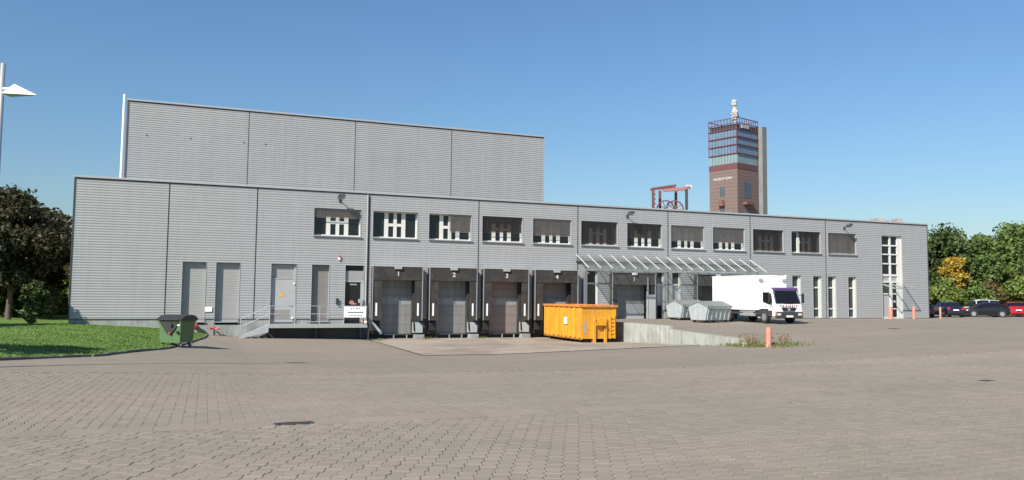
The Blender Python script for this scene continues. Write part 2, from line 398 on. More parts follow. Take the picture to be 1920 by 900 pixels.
# lawn with its edging stones
def edge_x(y): return lin(y, [-40, -32, -24.8, -22, -15.5, -9.9, -4, -1.2], [-30, -21, -15, -12.9, -11.35, -10.46, -9.75, -9.6])
def zlawn(x, y): return zg(x, y)+.06+.12*smo((edge_x(y)-x)/3)
ly = np.linspace(-40, 0.05, 60); V = []; F = []; nx = 24
for y in list(ly) + [4., 10., 20., 35., 60.]:
    e = edge_x(y) if y < 0 else (-9.6 if y < .06 else -17.0)
    for i in range(nx+1):
        x = e-(i/nx)**2*60; V.append((x, y, zlawn(x, y) + (random.gauss(0, .012) if i else 0)))
for j in range(len(ly)+4):
    for i in range(nx): a = j*(nx+1)+i; F.append((a, a+1, a+nx+2, a+nx+1))
M_lawn = mat('lawn_turf', (.078, .148, .016), .9, var=.3, scale=1.5, bump=.8, bscale=30, rgb2=(.10, .165, .02), s2=.5)
tag(pyobj('lawn', V, F, M_lawn, None, True), kind='structure')
V, F = [], []
N = 42000
yy = rng.uniform(-27, -.3, N)
for y in yy:
    x = edge_x(y)-abs(rng.normal(0, 1))*5.5 - .02
    if x < -34: continue
    z = zlawn(x, y)-.01; h = rng.uniform(.03, .075); a = rng.uniform(0, 6.28); wd = rng.uniform(.008, .02); lx, lyy = rng.normal(0, .04, 2)
    dx, dy = math.cos(a)*wd, math.sin(a)*wd; i = len(V)
    V += [(x-dx, y-dy, z), (x+dx, y+dy, z), (x+lx, y+lyy, z+h)]; F.append((i, i+1, i+2))
tag(pyobj('grass', V, F, M_grass), 'short mown green grass of the lawn left of the yard', 'grass', kind='stuff')
kerb = tag(empty('kerb'), kind='structure')
M_kerb = mat('kerb_stone', (.14, .13, .11), .9, var=.25, scale=3, bump=.4)
y = -34.
while y < -1.4:
    y2 = y+.9; a = math.atan2(edge_x(y2)-edge_x(y), y2-y); L = math.hypot(edge_x(y2)-edge_x(y), .9)
    b = MB(); b.box(-.05, .05, -L/2+.01, L/2-.01, -.12, .075, .012)
    o = b.build('kerb_stone', M_kerb, kerb); xm = edge_x(y+.45)+.05
    o.location = (xm, y+.45, zg(xm, y+.45)+random.gauss(0, .008)); o.rotation_euler = (math.atan2(zg(edge_x(y2), y2)-zg(edge_x(y), y), .9), random.gauss(0, .03), -a)
    y = y2

# ------------------------------------------------------------ warehouse
XL, XR, HT = -16.91, 48.75, 8.18
PITCH, AMP = .15, .013
def prof(z):
    t = (z/PITCH) % 1.0
    if t < .38: return 0.
    if t < .5: return -(t-.38)/.12
    if t < .88: return -1.
    return -(1-(t-.88)/.12)
def cladding(name, x0, x1, z0, z1, Y, opens, m, parent, amp=AMP):
    zs = {z0, z1}
    k0 = int(z0/PITCH)-1
    for k in range(k0, int(z1/PITCH)+2):
        for f in (0, .38, .5, .88):
            z = (k+f)*PITCH
            if z0 < z < z1: zs.add(round(z, 4))
    for o in opens:
        for z in o[2:4]:
            if z0 < z < z1: zs.add(z)
    zs = sorted(zs); V, F = [], []
    for a, b_ in zip(zs, zs[1:]):
        if b_-a < 1e-4: continue
        zm = (a+b_)/2; iv = [(x0, x1)]
        for (ox0, ox1, oz0, oz1) in opens:
            if oz0 < zm < oz1:
                nv = []
                for p, q_ in iv:
                    if ox1 <= p or ox0 >= q_: nv.append((p, q_)); continue
                    if ox0 > p: nv.append((p, ox0))
                    if ox1 < q_: nv.append((ox1, q_))
                iv = nv
        ya, yb = Y+amp*prof(a+1e-5), Y+amp*prof(b_-1e-5)
        for p, q_ in iv:
            i = len(V); V += [(p, ya, a), (q_, ya, a), (q_, yb, b_), (p, yb, b_)]; F.append((i, i+1, i+2, i+3))
    return pyobj(name, V, F, m, parent)
wh = empty('warehouse', (0, 0, 0))
tag(wh, 'long grey corrugated metal warehouse with loading docks and a row of upper windows', 'building')
WINS = [(.26+3.75*(i-1), .26+3.75*(i-1)+2.97, 5.25, 7.0) for i in range(12)]
SHUT = [(-11.05, -9.74, -.17, 3.4), (-9.17, -7.82, -.17, 3.4), (-3.53, -2.45, -.17, 3.4)]
DOORS = [(-5.98, -4.47, -.3, 3.4), (-1.44, -.26, -.3, 3.4)]
DOCKS = [(.22+3.75*i, 3.47+3.75*i) for i in range(4)]
DOCKO = [(a+.62, b_-.52, -1.0, 2.6) for a, b_ in DOCKS]
GATES = [(17.55, 21.1), (24.75, 28.4)]
GATEO = [(a+.5, b_-.5, -.06, 2.7) for a, b_ in GATES]
NARD = [(15.75, 16.62, -.06, 3.4), (21.42, 22.18, -.06, 3.4), (22.85, 23.62, -.06, 3.4)]
NARW = [(30.35, 31.25, 0.03, 3.42), (32.4, 33.25, .03, 3.42), (34.04, 34.92, .03, 3.42), (36.14, 37.02, .03, 3.42), (37.67, 38.52, .03, 3.42), (39.8, 40.66, .03, 3.42)]
ENT = [(43.5, 45.78, -.06, 7.0)]
OPEN = WINS+SHUT+DOORS+DOCKO+GATEO+NARD+NARW+ENT
SEAMS = [XL, -11.92, -6.93, 0, 7.5, 15.0, 22.5, 30.0, 37.5, XR]
for a, b_ in zip(SEAMS, SEAMS[1:]):
    cladding('cladding_panel', a+.035, b_-.035, 0.0 if a < -1 or a > 14 else 0.0, 8.02, 0, OPEN, M_clad, wh)
for sx in SEAMS[1:-1]: MB().box(sx-.034, sx+.034, .012, .03, 0, 8.02).build('seam_strip', M_seam, wh)
for sx in (XL, XR): MB().box(sx-.03, sx+.03, -.045, .04, 0, 8.02).build('corner_strip', M_seam, wh)
def joint(z, xa, xb): return
b = MB(); b.box(XL-.06, XR+.06, -.09, .3, 8.08, 8.2, .01); b.build('parapet_cap', M_cap, wh)
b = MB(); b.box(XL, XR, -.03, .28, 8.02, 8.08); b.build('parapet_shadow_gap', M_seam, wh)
b = MB(); b.box(XL+.05, XR-.05, .42, 40, -1.6, 8.0); b.build('core', M_core, wh)
b = MB(); b.box(XL+.06, XR-.06, .3, 39.9, 8.0, 8.05); b.build('roof', mat('roof_felt', (.16, .16, .16), .9), wh)
# end walls
for X, s in ((XL, -1), (XR, 1)):
    b = MB(); b.box(min(X, X+s*.03), max(X, X+s*.03), .05, 40, 0, 8.02); b.build('end_wall', M_clad, wh)
# liners of every opening
def liner(o, d=.41, t=.022, m=M_trim, pr=.026):
    x0, x1, z0, z1 = o; b = MB()
    b.box(x0-t, x0, -pr, d, z0-t, z1+t); b.box(x1, x1+t, -pr, d, z0-t, z1+t); b.box(x0, x1, -pr, d, z1, z1+t); 
    return b
for o in SHUT+DOORS+NARD+NARW+ENT: liner(o).build('opening_reveal', M_trim, wh)
# concrete plinth
b = MB(); 
xs_ = [XL, -11.05, -9.74, -9.17, -7.82, -5.98, -4.47, -3.53, -2.45, -1.44, -.26]
b.box(XL+.01, -.1, .02, .42, -1.6, -.36)
cur = XL+.01
for (x0, x1, z0, z1) in sorted(SHUT+DOORS): b.box(cur, x0, .02, .42, -.36, -.03); cur = x1
b.box(cur, -.1, .02, .42, -.36, -.03)
b.build('plinth', M_conc, wh)
b = MB(); b.box(XL+.01, -.1, -.02, .02, -.035, .0); b.build('drip_edge', M_dsteel, wh)
b = MB()
cur = 15.55
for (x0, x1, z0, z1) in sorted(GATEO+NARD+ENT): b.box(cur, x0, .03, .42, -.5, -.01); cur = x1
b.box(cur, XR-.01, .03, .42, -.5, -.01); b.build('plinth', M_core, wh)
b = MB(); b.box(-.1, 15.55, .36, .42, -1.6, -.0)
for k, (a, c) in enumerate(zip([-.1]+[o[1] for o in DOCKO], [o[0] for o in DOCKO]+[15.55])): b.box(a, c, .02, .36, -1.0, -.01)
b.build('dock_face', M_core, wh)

# upper windows
BL = [('short', .33, 0, 1, 'L'), None, ('half', .70, .49, 1, 'L'), ('f', .62, 0, 1, 'D'), ('f', .68, 0, 1, 'L'), ('f', .95, 0, 1, 'D'),
      ('f', .64, 0, 1, 'D'), ('f', .68, 0, 1, 'L'), ('f', .68, .0, 1, 'L'), ('f', .98, 0, 1, 'D'), ('f', .98, .3, 1, 'D'), ('f', .98, 0, 1, 'L')]
for i, (x0, x1, z0, z1) in enumerate(WINS):
    W, H = x1-x0, z1-z0
    t = liner((x0, x1, z0, z1)).build('window', M_trim, wh)
    b = MB(); b.box(x0-.06, x1+.06, -.12, .34, z0-.05, z0); b.build('sill', M_trim, t)
    b = MB(); ya, yb = .30, .38
    for fa, fb in ((0, .025), (.27, .36), (.475, .55), (.655, .745), (.975, 1)): b.box(x0+W*fa, x0+W*fb, ya, yb, z0, z1)
    for fa, fb in ((.025, .27), (.36, .475), (.55, .655), (.745, .975)):
        b.box(x0+W*fa, x0+W*fb, ya+.003, yb-.003, z0, z0+.09); b.box(x0+W*fa, x0+W*fb, ya+.003, yb-.003, z1-.07, z1)
    for fa, fb in ((.36, .475), (.55, .655)): b.box(x0+W*fa, x0+W*fb, ya+.003, yb-.003, z0+H*.45, z0+H*.56)
    b.build('frame', M_frame, t)
    for fa, fb, g0, g1 in ((.02, .275, 0, 1), (.74, .98, 0, 1), (.355, .48, 0, .5), (.545, .66, 0, .5), (.355, .48, .5, 1), (.545, .66, .5, 1)):
        b = MB(); b.box(x0+W*fa, x0+W*fb, yb-.03, yb-.02, z0+H*g0+.002, z0+H*g1-.002); b.build('pane', M_glass, t)
    if BL[i]:
        kd, fr, a0, a1, col = BL[i]; m = M_blindD if col == 'D' else M_blindL
        b = MB(); xa, xb = x0+W*a0+.05, x0+W*a1-.05; b.box(xa, xb, .06, .14, z1-.1, z1-.01)
        n_ = int((H*fr-.1)/.075)
        for k in range(n_):
            zc = z1-.13-k*.075; M = Matrix.Translation((0, .10, zc)) @ Matrix.Rotation(-math.radians(62 if col == 'L' else 58), 4, 'X')
            dz = .02 if (kd == 'short' and k % 2) else 0
            b.box(xa, xb, -.038, .038, -.003, .003, M=M)
        b.box(xa, xb, .085, .115, z1-.13-n_*.075-.02, z1-.13-n_*.075+.01)
        for f in (.12, .5, .88): b.tube((xa+(xb-xa)*f, .055, z1-.1), (xa+(xb-xa)*f, .055, z1-.13-n_*.075), .004, n=4)
        b.build('blind', m, t)
        if col == 'L' or i in (5, 6):
            for X in (xa-.03, xb+.03): MB().box(X-.012, X+.012, .08, .12, z0+.02, z1-.02).build('guide_rail', M_steel, t)
# roller shutters and doors on the platform
def shutter(x0, x1, z0, z1, Y, m, parent, name='roller_shutter'):
    V, F = [], []; z = z0; k = 0
    while z < z1-.01:
        z2 = min(z+.11, z1)
        for (a, b_, ya, yb) in ((z, z+.02, .012, 0), (z+.02, z2-.02, 0, 0), (z2-.02, z2, 0, .012)):
            i = len(V); V += [(x0, Y+ya, a), (x1, Y+ya, a), (x1, Y+yb, b_), (x0, Y+yb, b_)]; F.append((i, i+1, i+2, i+3))
        z = z2
    return pyobj(name, V, F, m, parent)
for (x0, x1, z0, z1) in SHUT:
    shutter(x0, x1, z0, z1, .25, M_shut if x0 < -5 else M_blindL, wh)
    b = MB(); b.box(x0-.06, x1+.06, -.08, .34, z0-.05, z0); b.build('sill', M_trim, wh)
x0, x1, z0, z1 = DOORS[0]
d = MB().box(x0+.02, x1-.14, .16, .22, z0, 2.45, .006).build('door', M_door, wh)
shutter(x0+.02, x1-.1, 2.52, 3.38, .2, M_shut, wh, 'louvre')
b = MB(); b.box(x0, x1-.06, .14, .24, 2.45, 2.52); b.box(x1-.14, x1-.02, .13, .24, z0, 3.4); b.build('door_frame', M_trim, wh)
b = MB(); b.box(x1-.32, x1-.2, .12, .155, .78, .82); b.box(x0+.04, x0+.1, .12, .155, .75, .95); b.build('handle', M_dsteel, d)
b = MB(); b.prism([(x0+.5, 1.38), (x0+.86, 1.38), (x0+.68, 1.72)], 'y', .15, .158); b.build('warning_sign', M_yel, d)
b = MB(); b.box(x0+.1, x1-.3, .152, .158, .05, .55); b.build('kick_plate', mat('kick_plate', (.24, .23, .21), .7, var=.3, scale=7), d)
b = MB(); b.sphere((x1-.1, .08, 2.17), .06); b.sphere((x1-.15, .1, .02), .07); b.build('door_stop', M_white, d)
x0, x1, z0, z1 = DOORS[1]
shutter(x0+.02, x1-.04, 2.45, 3.05, .12, M_shut, wh, 'roller_shutter')
b = MB(); b.box(x0+.01, x1, .12, .3, 2.33, 2.45); b.box(x1-.16, x1, .14, .26, z0, 2.33); b.build('door_frame', M_trim, wh)
d = MB().box(x0+.02, x1-.17, .2, .24, z0, 2.33).build('door', M_glass, wh)
b = MB(); b.box(x0+.34, x0+.78, .18, .198, 2.14, 2.22); b.build('closer', M_steel, d)
b = MB(); b.box(x0+.32, x0+.62, .185, .197, .95, 1.1); b.box(x0+.42, x0+.78, .18, .184, .9, .98); b.box(x0+.4, x0+.55, .178, .183, 1.08, 1.16); b.build('poster', mat('poster_pink', (.5, .2, .16), .6, var=.4, scale=9), d)

# loading docks 1 to 4
def digit(s, x, y, z, size, m, parent, name='number'):
    o = link(name, text_mesh(s, size, .004, bold=.012), m, parent); o.location = (x, y, z); o.rotation_euler = (math.pi/2, 0, 0); return o
for i, (xa, xb) in enumerate(DOCKS):
    Y0 = -.62; m = M_curt
    b = MB()
    b.box(xa, xb, Y0, Y0+.03, 2.5, 3.36)                                       # head curtain
    b.box(xa, xa+.6, Y0+.035, Y0+.06, -.1, 2.56); b.box(xb-.5, xb, Y0+.035, Y0+.06, -.1, 2.56)  # side curtains
    b.box(xa, xa+.03, Y0+.06, -.04, -.1, 3.36); b.box(xb-.03, xb, Y0+.06, -.04, -.1, 3.36)
    b.box(xa+.03, xb-.03, Y0+.03, -.04, 3.3, 3.33)
    sh = b.build('dock_shelter', m, wh)
    b = MB(); b.box(xa-.03, xb+.03, Y0-.03, -.04, 3.362, 3.42); b.build('top_trim', M_cap if i < 3 else M_trim, sh)
    for X in (xa-.03, xb-.01):
        b = MB(); b.box(X, X+.04, Y0-.02, Y0+.04, -.1, 3.36); b.build('edge_trim', M_steel, sh)
    digit('1234'[i], (xa+xb)/2+.02, Y0-.008, 2.9, .42, M_num, sh)
    b = MB(); b.box((xa+xb)/2-.24, (xa+xb)/2+.24, Y0-.12, Y0-.005, 3.2, 3.42, .01); b.build('dock_lamp', M_trim, sh)
    for X in (xa+.2, xb-.32):
        b = MB(); b.box(X, X+.11, Y0+.02, Y0+.032, .2, 1.02); b.build('guide_stripe', M_white, sh)
    # sectional door
    x0, x1 = xa+.62, xb-.52; dm = M_sectB if i == 2 else M_sect
    dr = tag(empty('dock_door', (0, 0, 0)));  dr.parent = wh
    zz = [-1.0, -.38, .22, .82, 1.5, 2.05, 2.6]
    for k, (za, zb) in enumerate(zip(zz, zz[1:])):
        b = MB()
        if k == 3:
            b.box(x0, x1, .26, .30, za+.006, za+.12); b.box(x0, x1, .26, .30, zb-.14, zb-.006)
            cs = [x0, x0+.42, x0+.5, x0+1.3, x0+1.42, x1-.06, x1]
            for c0, c1 in ((x0, x0+.08), (x0+.42, x0+.5), (x0+1.32, x0+1.42), (x1-.06, x1)): b.box(c0, c1, .26, .30, za+.12, zb-.14)
            for c0, c1 in ((x0+.08, x0+.42), (x0+.5, x0+1.32), (x0+1.42, x1-.06)):
                MB().box(c0, c1, .275, .285, za+.12, zb-.14).build('vision_pane', M_vis, dr)
        else: b.box(x0, x1, .26, .30, za+.006, zb-.006)
        b.build('door_panel', dm, dr)
    for c0, c1 in ((xa+.03, x0-.03), (x1+.03, xb-.03)): MB().box(c0, c1, -.06, -.035, -.95, 3.3).build('backing_panel', M_curt, sh)
    # frame sides inside the shelter
    b = MB(); b.box(x0-.03, x0, -.03, .36, -1.0, 2.6); b.box(x1, x1+.03, -.03, .36, -1.0, 2.6); b.box(x0-.03, x1+.03, -.03, .36, 2.6, 2.64); b.build('door_jamb', M_dsteel, wh)
    # leveller pit below, bumpers, guide plates, foundations
    b = MB(); b.box(x0-.05, x1+.05, -.06, .3, -1.06, -.99); b.build('leveller_lip', M_dsteel, wh)
    for X in (x0+.9, x1-.35): MB().box(X-.03, X+.03, -.18, -.1, zg(X, 0)-.1, -1.05).build('leveller_leg', M_steel, wh)
    for X in (xa+.06, xb-.44): MB().box(X, X+.42, -.34, .02, -.78, -.2, .02).build('dock_bumper', M_black, wh)
    X = xb-.42
    b = MB(); b.prism([(X, -.22), (X+.26, -.22), (X+.52, -.5), (X+.52, -.9), (X+.06, -.9)], 'y', -.5, -.46); b.build('guide_plate', M_galv, wh)
    b = MB(); b.prism([(X-.16, -.22), (X-.1, -.22), (X-.06, -.75), (X+.06, -.9), (X-.16, -.9)], 'y', -.42, -.36); b.build('guide_plate', M_trim, wh)
    MB().box(X+.02, X+.66, -.45, .1, -1.6, -1.02, .01).build('foundation_block', M_conc, wh)
b = MB(); b.prism([(.2, -.18), (.34, -.2), (.92, -.86), (.86, -.96), (.76, -.96)], 'y', -.5, -.44); b.build('guide_plate', M_galv, wh)
# ground level gates
for i, (xa, xb) in enumerate(GATES):
    Y0 = -.5
    b = MB(); b.box(xa, xb, Y0, Y0+.04, 2.45, 3.3); b.box(xa, xa+.03, Y0+.04, -.04, -.05, 3.3); b.box(xb-.03, xb, Y0+.04, -.04, -.05, 3.3); b.box(xa+.03, xb-.03, Y0+.04, -.04, 3.26, 3.29)
    sh = b.build('gate_shelter', M_curtR, wh)
    for X in (xa, xb-.4): MB().box(X, X+.4, Y0+.045, Y0+.07, -.04, 2.5).build('side_curtain', M_curt, sh)
    for X in (xa-.02, xb-.03): MB().box(X, X+.05, Y0-.02, Y0+.03, -.04, 3.3).build('edge_trim', M_steel, sh)
    digit('56'[i] if i else '1', (xa+xb)/2, Y0-.008, 2.88, .5, M_num, sh)
    b = MB(); b.box((xa+xb)/2-.2, (xa+xb)/2+.2, Y0-.12, Y0-.005, 3.15, 3.34, .01); b.build('gate_lamp', M_white, sh)
    dr = empty('gate_door'); dr.parent = wh
    zz = [-.05, .5, 1.05, 1.6, 2.15, 2.7]
    for za, zb in zip(zz, zz[1:]): MB().box(xa+.5, xb-.5, .28, .32, za+.006, zb-.006).build('door_panel', M_sect if i else M_sect, dr)
    b = MB(); b.box(xa+1.55, xb-.55, .2, .27, -.04, 1.05); b.build('lower_panel', M_door, dr)
MB().box(20.35, 20.42, -.66, -.6, -.04, 3.0).build('guard_post', M_steel, wh)
b = MB(); b.box(20.5, 21.05, -.62, -.58, -.04, 1.75, .01); b.box(20.3, 20.36, -.62, -.58, 0, 2.0); b.build('side_door', M_door, wh)
# narrow doors and windows
for k, (x0, x1, z0, z1) in enumerate(NARD):
    dr = MB().box(x0, x1, .24, .28, 2.55, z1).build('top_light', M_glass, wh)
    d = MB().box(x0, x1, .22, .28, .95 if k else z0, 2.5, .005).build('door', M_door if k else M_glassg, wh)
    if k: MB().box(x0, x1, .25, .29, z0, .93).build('lower_glass', M_glass, wh)
    b = MB(); b.box(x1-.1, x1, .15, .24, z0, z1); b.box(x0, x1-.1, .15, .24, 2.45, 2.57); b.build('door_frame', M_frame, wh)
    MB().box(x0+.1, x0+.14, .16, .2, .95, 1.2).build('handle', M_dsteel, d)
for (x0, x1, z0, z1) in NARW:
    t = MB(); t.box(x0, x0+.05, .16, .26, z0, z1); t.box(x1-.17, x1, .14, .26, z0, z1)
    for za, zb in ((z0, z0+.08), (.72, .82), (2.42, 2.54), (z1-.06, z1)): t.box(x0+.05, x1-.17, .163, .257, za, zb)
    t = t.build('narrow_window', M_frame, wh)
    for za, zb in ((z0+.08, .72), (.82, 2.42), (2.54, z1-.06)): MB().box(x0+.04, x1-.16, .23, .245, za, zb).build('pane', M_glassg, t)
# entrance
x0, x1 = 43.5, 45.78
b = MB()
vx = [x0, x0+1.0, x1-.36]
for X, wd in ((x0, .07), (x0+1.0, .16), (x1-.42, .42)): b.box(X, X+wd, .12, .26, 3.0, 7.0)
for X, wd in ((x0, .07), (x0+1.0, .24), (x1-.5, .5)): b.box(X, X+wd, .12, .26, -.05, 3.0)
for za, zb in ((3.0, 3.14), (3.55, 3.72), (4.55, 4.66), (5.35, 5.46), (6.1, 6.22), (6.93, 7.0)):
    b.box(x0+.07, x0+1.0, .123, .257, za, zb); b.box(x0+1.16, x1-.42, .123, .257, za, zb)
for za, zb in ((-.05, .08), (.75, .83), (2.0, 2.1)): b.box(x0+1.24, x1-.5, .124, .256, za, zb)
b.box(x0+.07, x0+1.0, .124, .256, 2.0, 2.1); b.box(x0+.07, x0+1.0, .124, .256, -.05, .08)
ent = b.build('entrance', M_frame, wh)
for za, zb in ((3.72, 4.55), (4.66, 5.35), (5.46, 6.1), (6.22, 6.93)):
    for xa, xb in ((x0+.06, x0+1.01), (x0+1.15, x1-.41)): MB().box(xa, xb, .22, .235, za, zb).build('pane', M_glass, ent)
for xa, xb in ((x0+.06, x0+1.01), (x0+1.15, x1-.41)): MB().box(xa, xb, .2, .24, 3.14, 3.55).build('spandrel', M_trim, ent)
MB().box(x0+.06, x0+1.01, .2, .24, .08, 2.0).build('side_panel', M_door, ent)
d = MB().box(x0+1.23, x1-.49, .2, .235, .08, 2.0).build('entrance_door', M_glass, ent)
MB().box(x0+1.4, x0+1.62, .185, .199, 1.3, 1.5).build('notice', M_num, ent)
MB().box(x0+1.2, x1-.45, .2, .24, 2.1, 3.0).build('fanlight', M_glassg, ent); MB().box(x0+.06, x0+1.0, .2, .24, 2.1, 3.0).build('fanlight', M_glassg, ent)
b = MB(); b.box(x0+1.1, x1-.3, -.5, .1, -.1, -.0, .01); b.build('step', M_conc, ent)
ec = empty('entrance_canopy'); ec.parent = wh
for X in (x0+.05, x0+1.1, x1+.05):
    MB().bar((X, -.06, 2.85), (X, -1.25, 2.5), .05, .09).build('canopy_bar', M_steel, ec)
MB().bar((x0, -1.25, 2.5), (x1+.1, -1.25, 2.5), .05, .07).build('edge_beam', M_steel, ec)
for xa, xb in ((x0+.08, x0+1.07), (x0+1.13, x1+.02)):
    b = MB(); b.poly([(xa, -.06, 2.91), (xb, -.06, 2.91), (xb, -1.27, 2.55), (xa, -1.27, 2.55)]); b.build('canopy_pane', M_can2, ec)
# glass canopy over the gates
cn = empty('canopy'); cn.parent = wh
NB = 17; CX = [14.86+i*(29.9-14.86)/(NB-1) for i in range(NB)]
zt_, zb_, yo = 4.56, 3.56, -2.05
M_bar = mat('canopy_bar_light', (.58, .59, .58), .4, .2, var=.04)
for X in CX: MB().bar((X, -.04, zt_), (X, yo, zb_), .036, .065).build('canopy_bar', M_bar, cn)
for xa, xb in zip(CX, CX[1:]):
    b = MB(); n_ = Vector((0, -(zt_-zb_), -(0-yo))).normalized()*0
    b.poly([(xa+.03, -.1, zt_-.07), (xb-.03, -.1, zt_-.07), (xb-.03, yo+.05, zb_-.06), (xa+.03, yo+.05, zb_-.06)]); b.build('canopy_pane', M_can, cn)
MB().box(CX[0]-.02, CX[-1]+.02, -.12, -.045, zt_-.55, zt_-.47).build('wall_rail', M_dsteel, cn)
b = MB(); b.bar((CX[0]-.02, -1.0, 4.0), (CX[-1]+.02, -1.0, 4.0), .05, .06); b.build('purlin', M_dsteel, cn)
b = MB(); b.bar((CX[0]-.02, yo+.12, zb_-.10), (CX[-1]+.02, yo+.12, zb_-.10), .06, .07); b.build('edge_beam', M_steel, cn)
for k in range(2, NB, 4):
    X = CX[k]
    for s in (-1, 1): MB().tube((X+.1*s, -.04, 3.5), (X+.9*s, -1.0, 3.97), .022, n=6).build('brace', M_trim, cn)
for X in (CX[0]+.9, 17.4, 24.2): 
    MB().tube((X, .0, 3.3), (X, -.35, 3.2), .03).build('bracket', M_steel, wh)
MB().box(15.35, 15.55, -.45, -.05, -.1, 3.4).build('bay_post', mat('post_blue_grey', (.16, .17, .19), .5, var=.1), wh)
MB().box(21.16, 21.3, -.4, -.05, -.04, 3.35).build('bay_post', MC['post_blue_grey'], wh)
# small fittings on the left part
def cable_box(x, z): MB().box(x-.06, x+.06, -.16, -.045, z-.2, z+.2, .01).build('meter_box', M_black, wh)
cable_box(-1.93, 1.1)
MB().box(-9.72, -9.32, -.06, -.046, .42, .72).build('wall_sign', M_white, wh)
MB().tube((-.12, -.09, -.9), (-.12, -.09, 8.0), .05).build('downpipe', M_clad, wh)
b = MB(); b.box(-.6, -.3, -.2, -.05, 1.0, 1.25, .01); b.build('junction_box', M_trim, wh)

# ------------------------------------------------------------ tall hall behind
HY, HX0, HX1, HZ = 7.0, -15.02, 15.33, 14.42
hall = tag(empty('high_bay_hall', (0, 0, 0)), 'tall windowless grey ribbed hall rising behind the low warehouse', 'building')
hs = [HX0, -7.28, .17, 7.57, HX1]
for a, b_ in zip(hs, hs[1:]): cladding('cladding_panel', a+.03, b_-.03, 8.0, 14.3, HY, [], M_clad_hi, hall, amp=.018)
M_seamb = mat('seam_brown', (.10, .085, .09), .7)
for X in hs[1:-1]: MB().box(X-.03, X+.03, HY+.01, HY+.03, 8.05, 14.3).build('seam_strip', M_seamb, hall)
MB().box(HX0-.03, HX0+.06, HY-.05, HY+.03, 8.05, 14.3).build('corner_strip', M_seamb, hall); MB().box(HX1-.02, HX1+.02, HY-.04, HY+.03, 8.05, 14.3).build('corner_strip', M_trim, hall)
MB().box(HX0, HX1, HY+.05, 34, 8.06, 14.28).build('core', M_clad_hi, hall)
MB().box(HX0-.05, HX1+.05, HY-.09, 34.1, 14.34, 14.46, .01).build('parapet_cap', M_cap, hall)
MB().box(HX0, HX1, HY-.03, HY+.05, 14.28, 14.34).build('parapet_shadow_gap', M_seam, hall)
MB().tube((HX0-.22, HY+.15, 8.05), (HX0-.22, HY+.15, 14.75), .09, n=10).build('downpipe', M_white, hall)
b = MB()
for z in (9, 11, 13): b.box(HX0-.25, HX0, HY+.1, HY+.2, z, z+.06)
b.build('pipe_clip', M_trim, hall)
for x in (-13.79, -11.06, -7.6, -6.13): 
    b = MB(); b.tube((x, HY-.01, 12.1), (x, HY-.05, 12.09), .045, n=8); b.build('vent_stub', M_dsteel, hall)

# ------------------------------------------------------------ wall floodlights
def floodlight(x, z, label):
    t = tag(empty('floodlight', (x, 0, z)), label, 'floodlight', 'floodlights on the warehouse wall')
    MB().box(-.07, .07, -.06, -.036, -.2, .05).build('wall_plate', M_dsteel, t)
    MB().tube((0, -.05, -.08), (0, -.5, .06), .03).build('arm', M_dsteel, t)
    M = Matrix.Translation((0, -.62, .1)) @ Matrix.Rotation(math.radians(-25), 4, 'X')
    b = MB(); b.box(-.22, .22, -.2, .2, -.06, .09, .03, M=M); b.build('housing', M_dsteel, t)
    b = MB(); b.box(-.19, .19, -.17, .17, -.068, -.062, M=M); b.build('lens', M_vis, t)
floodlight(-1.9, 7.6, 'dark wall floodlight above the leftmost upper window')
floodlight(19.0, 7.55, 'dark wall floodlight above the middle of the window row')
floodlight(39.45, 7.5, 'dark wall floodlight above the rightmost blinded window')
t = tag(empty('alarm_siren', (-1.85, 0, 3.86)), 'small white and red alarm siren on the wall above the glazed door', 'siren')
MB().box(-.07, .07, -.1, -.036, -.14, .05, .01).build('housing', M_white, t); MB().sphere((0, -.08, .1), .07).build('beacon', M_red, t)

# ------------------------------------------------------------ loading platform
pf = tag(empty('loading_platform', (0, 0, 0)), 'raised concrete loading platform with steel railing and stair beside dock one', 'platform')
PXa, PXb, PYf, PZ = -6.15, -.28, -1.65, -.31
MB().box(PXa, PXb, PYf, -.02, PZ-.18, PZ, .01).build('deck', M_conc, pf)
b = MB(); b.box(PXa-.02, PXb, PYf-.03, PYf-.002, PZ-.19, PZ+.02); b.build('edge_angle', M_steel, pf)
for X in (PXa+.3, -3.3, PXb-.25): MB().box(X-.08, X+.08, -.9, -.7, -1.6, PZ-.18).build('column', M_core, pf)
MB().box(PXa, PXb+.2, -.62, -.52, -1.6, PZ-.2).build('underdeck_shade', M_core, pf)  # dark sheet, its colour standing in for the shaded void under the deck
zr1, zr2 = PZ+1.13, PZ+.65
for X in (PXa+.05, -4.65, -3.18, -1.72, PXb-.05): MB().tube((X, PYf+.03, PZ), (X, PYf+.03, zr1), .022).build('post', M_steel, pf)
for z in (zr1, zr2): MB().tube((PXa+.05, PYf+.03, z), (PXb-.05, PYf+.03, z), .021).build('rail', M_steel, pf)
zb0 = zg(-7.6, PYf); n_ = 5
for k in range(n_):
    xx = PXa-.28*(k+1); z = PZ-(k+1)*(PZ-zb0)/(n_+1); MB().box(xx, xx+.3, PYf+.05, -.3, z-.04, z).build('tread', M_steel, pf)
for Y in (PYf, -.28):
    b = MB(); b.prism([(PXa, PZ), (PXa, PZ-.42), (PXa-1.5, zb0-.02), (PXa-1.72, zb0-.02)], 'y', Y, Y+.04); b.build('stringer', M_galv, pf)
for z in (zr1, zr2):
    MB().tube((PXa+.05, PYf+.03, z), (PXa-1.6, PYf+.03, z-(PZ-zb0)), .02).build('handrail', M_steel, pf)
MB().tube((PXa-1.58, PYf+.03, zb0), (PXa-1.58, PYf+.03, zb0+1.15), .022).build('post', M_steel, pf)
MB().tube((PXb+.1, PYf+.1, -1.4), (PXb+.1, PYf+.1, 1.0), .035).build('guard_post', M_dsteel, pf)
t = tag(empty('notice_board', (-1.05, PYf-.02, .46)), 'white notice board hung on the platform railing', 'sign')
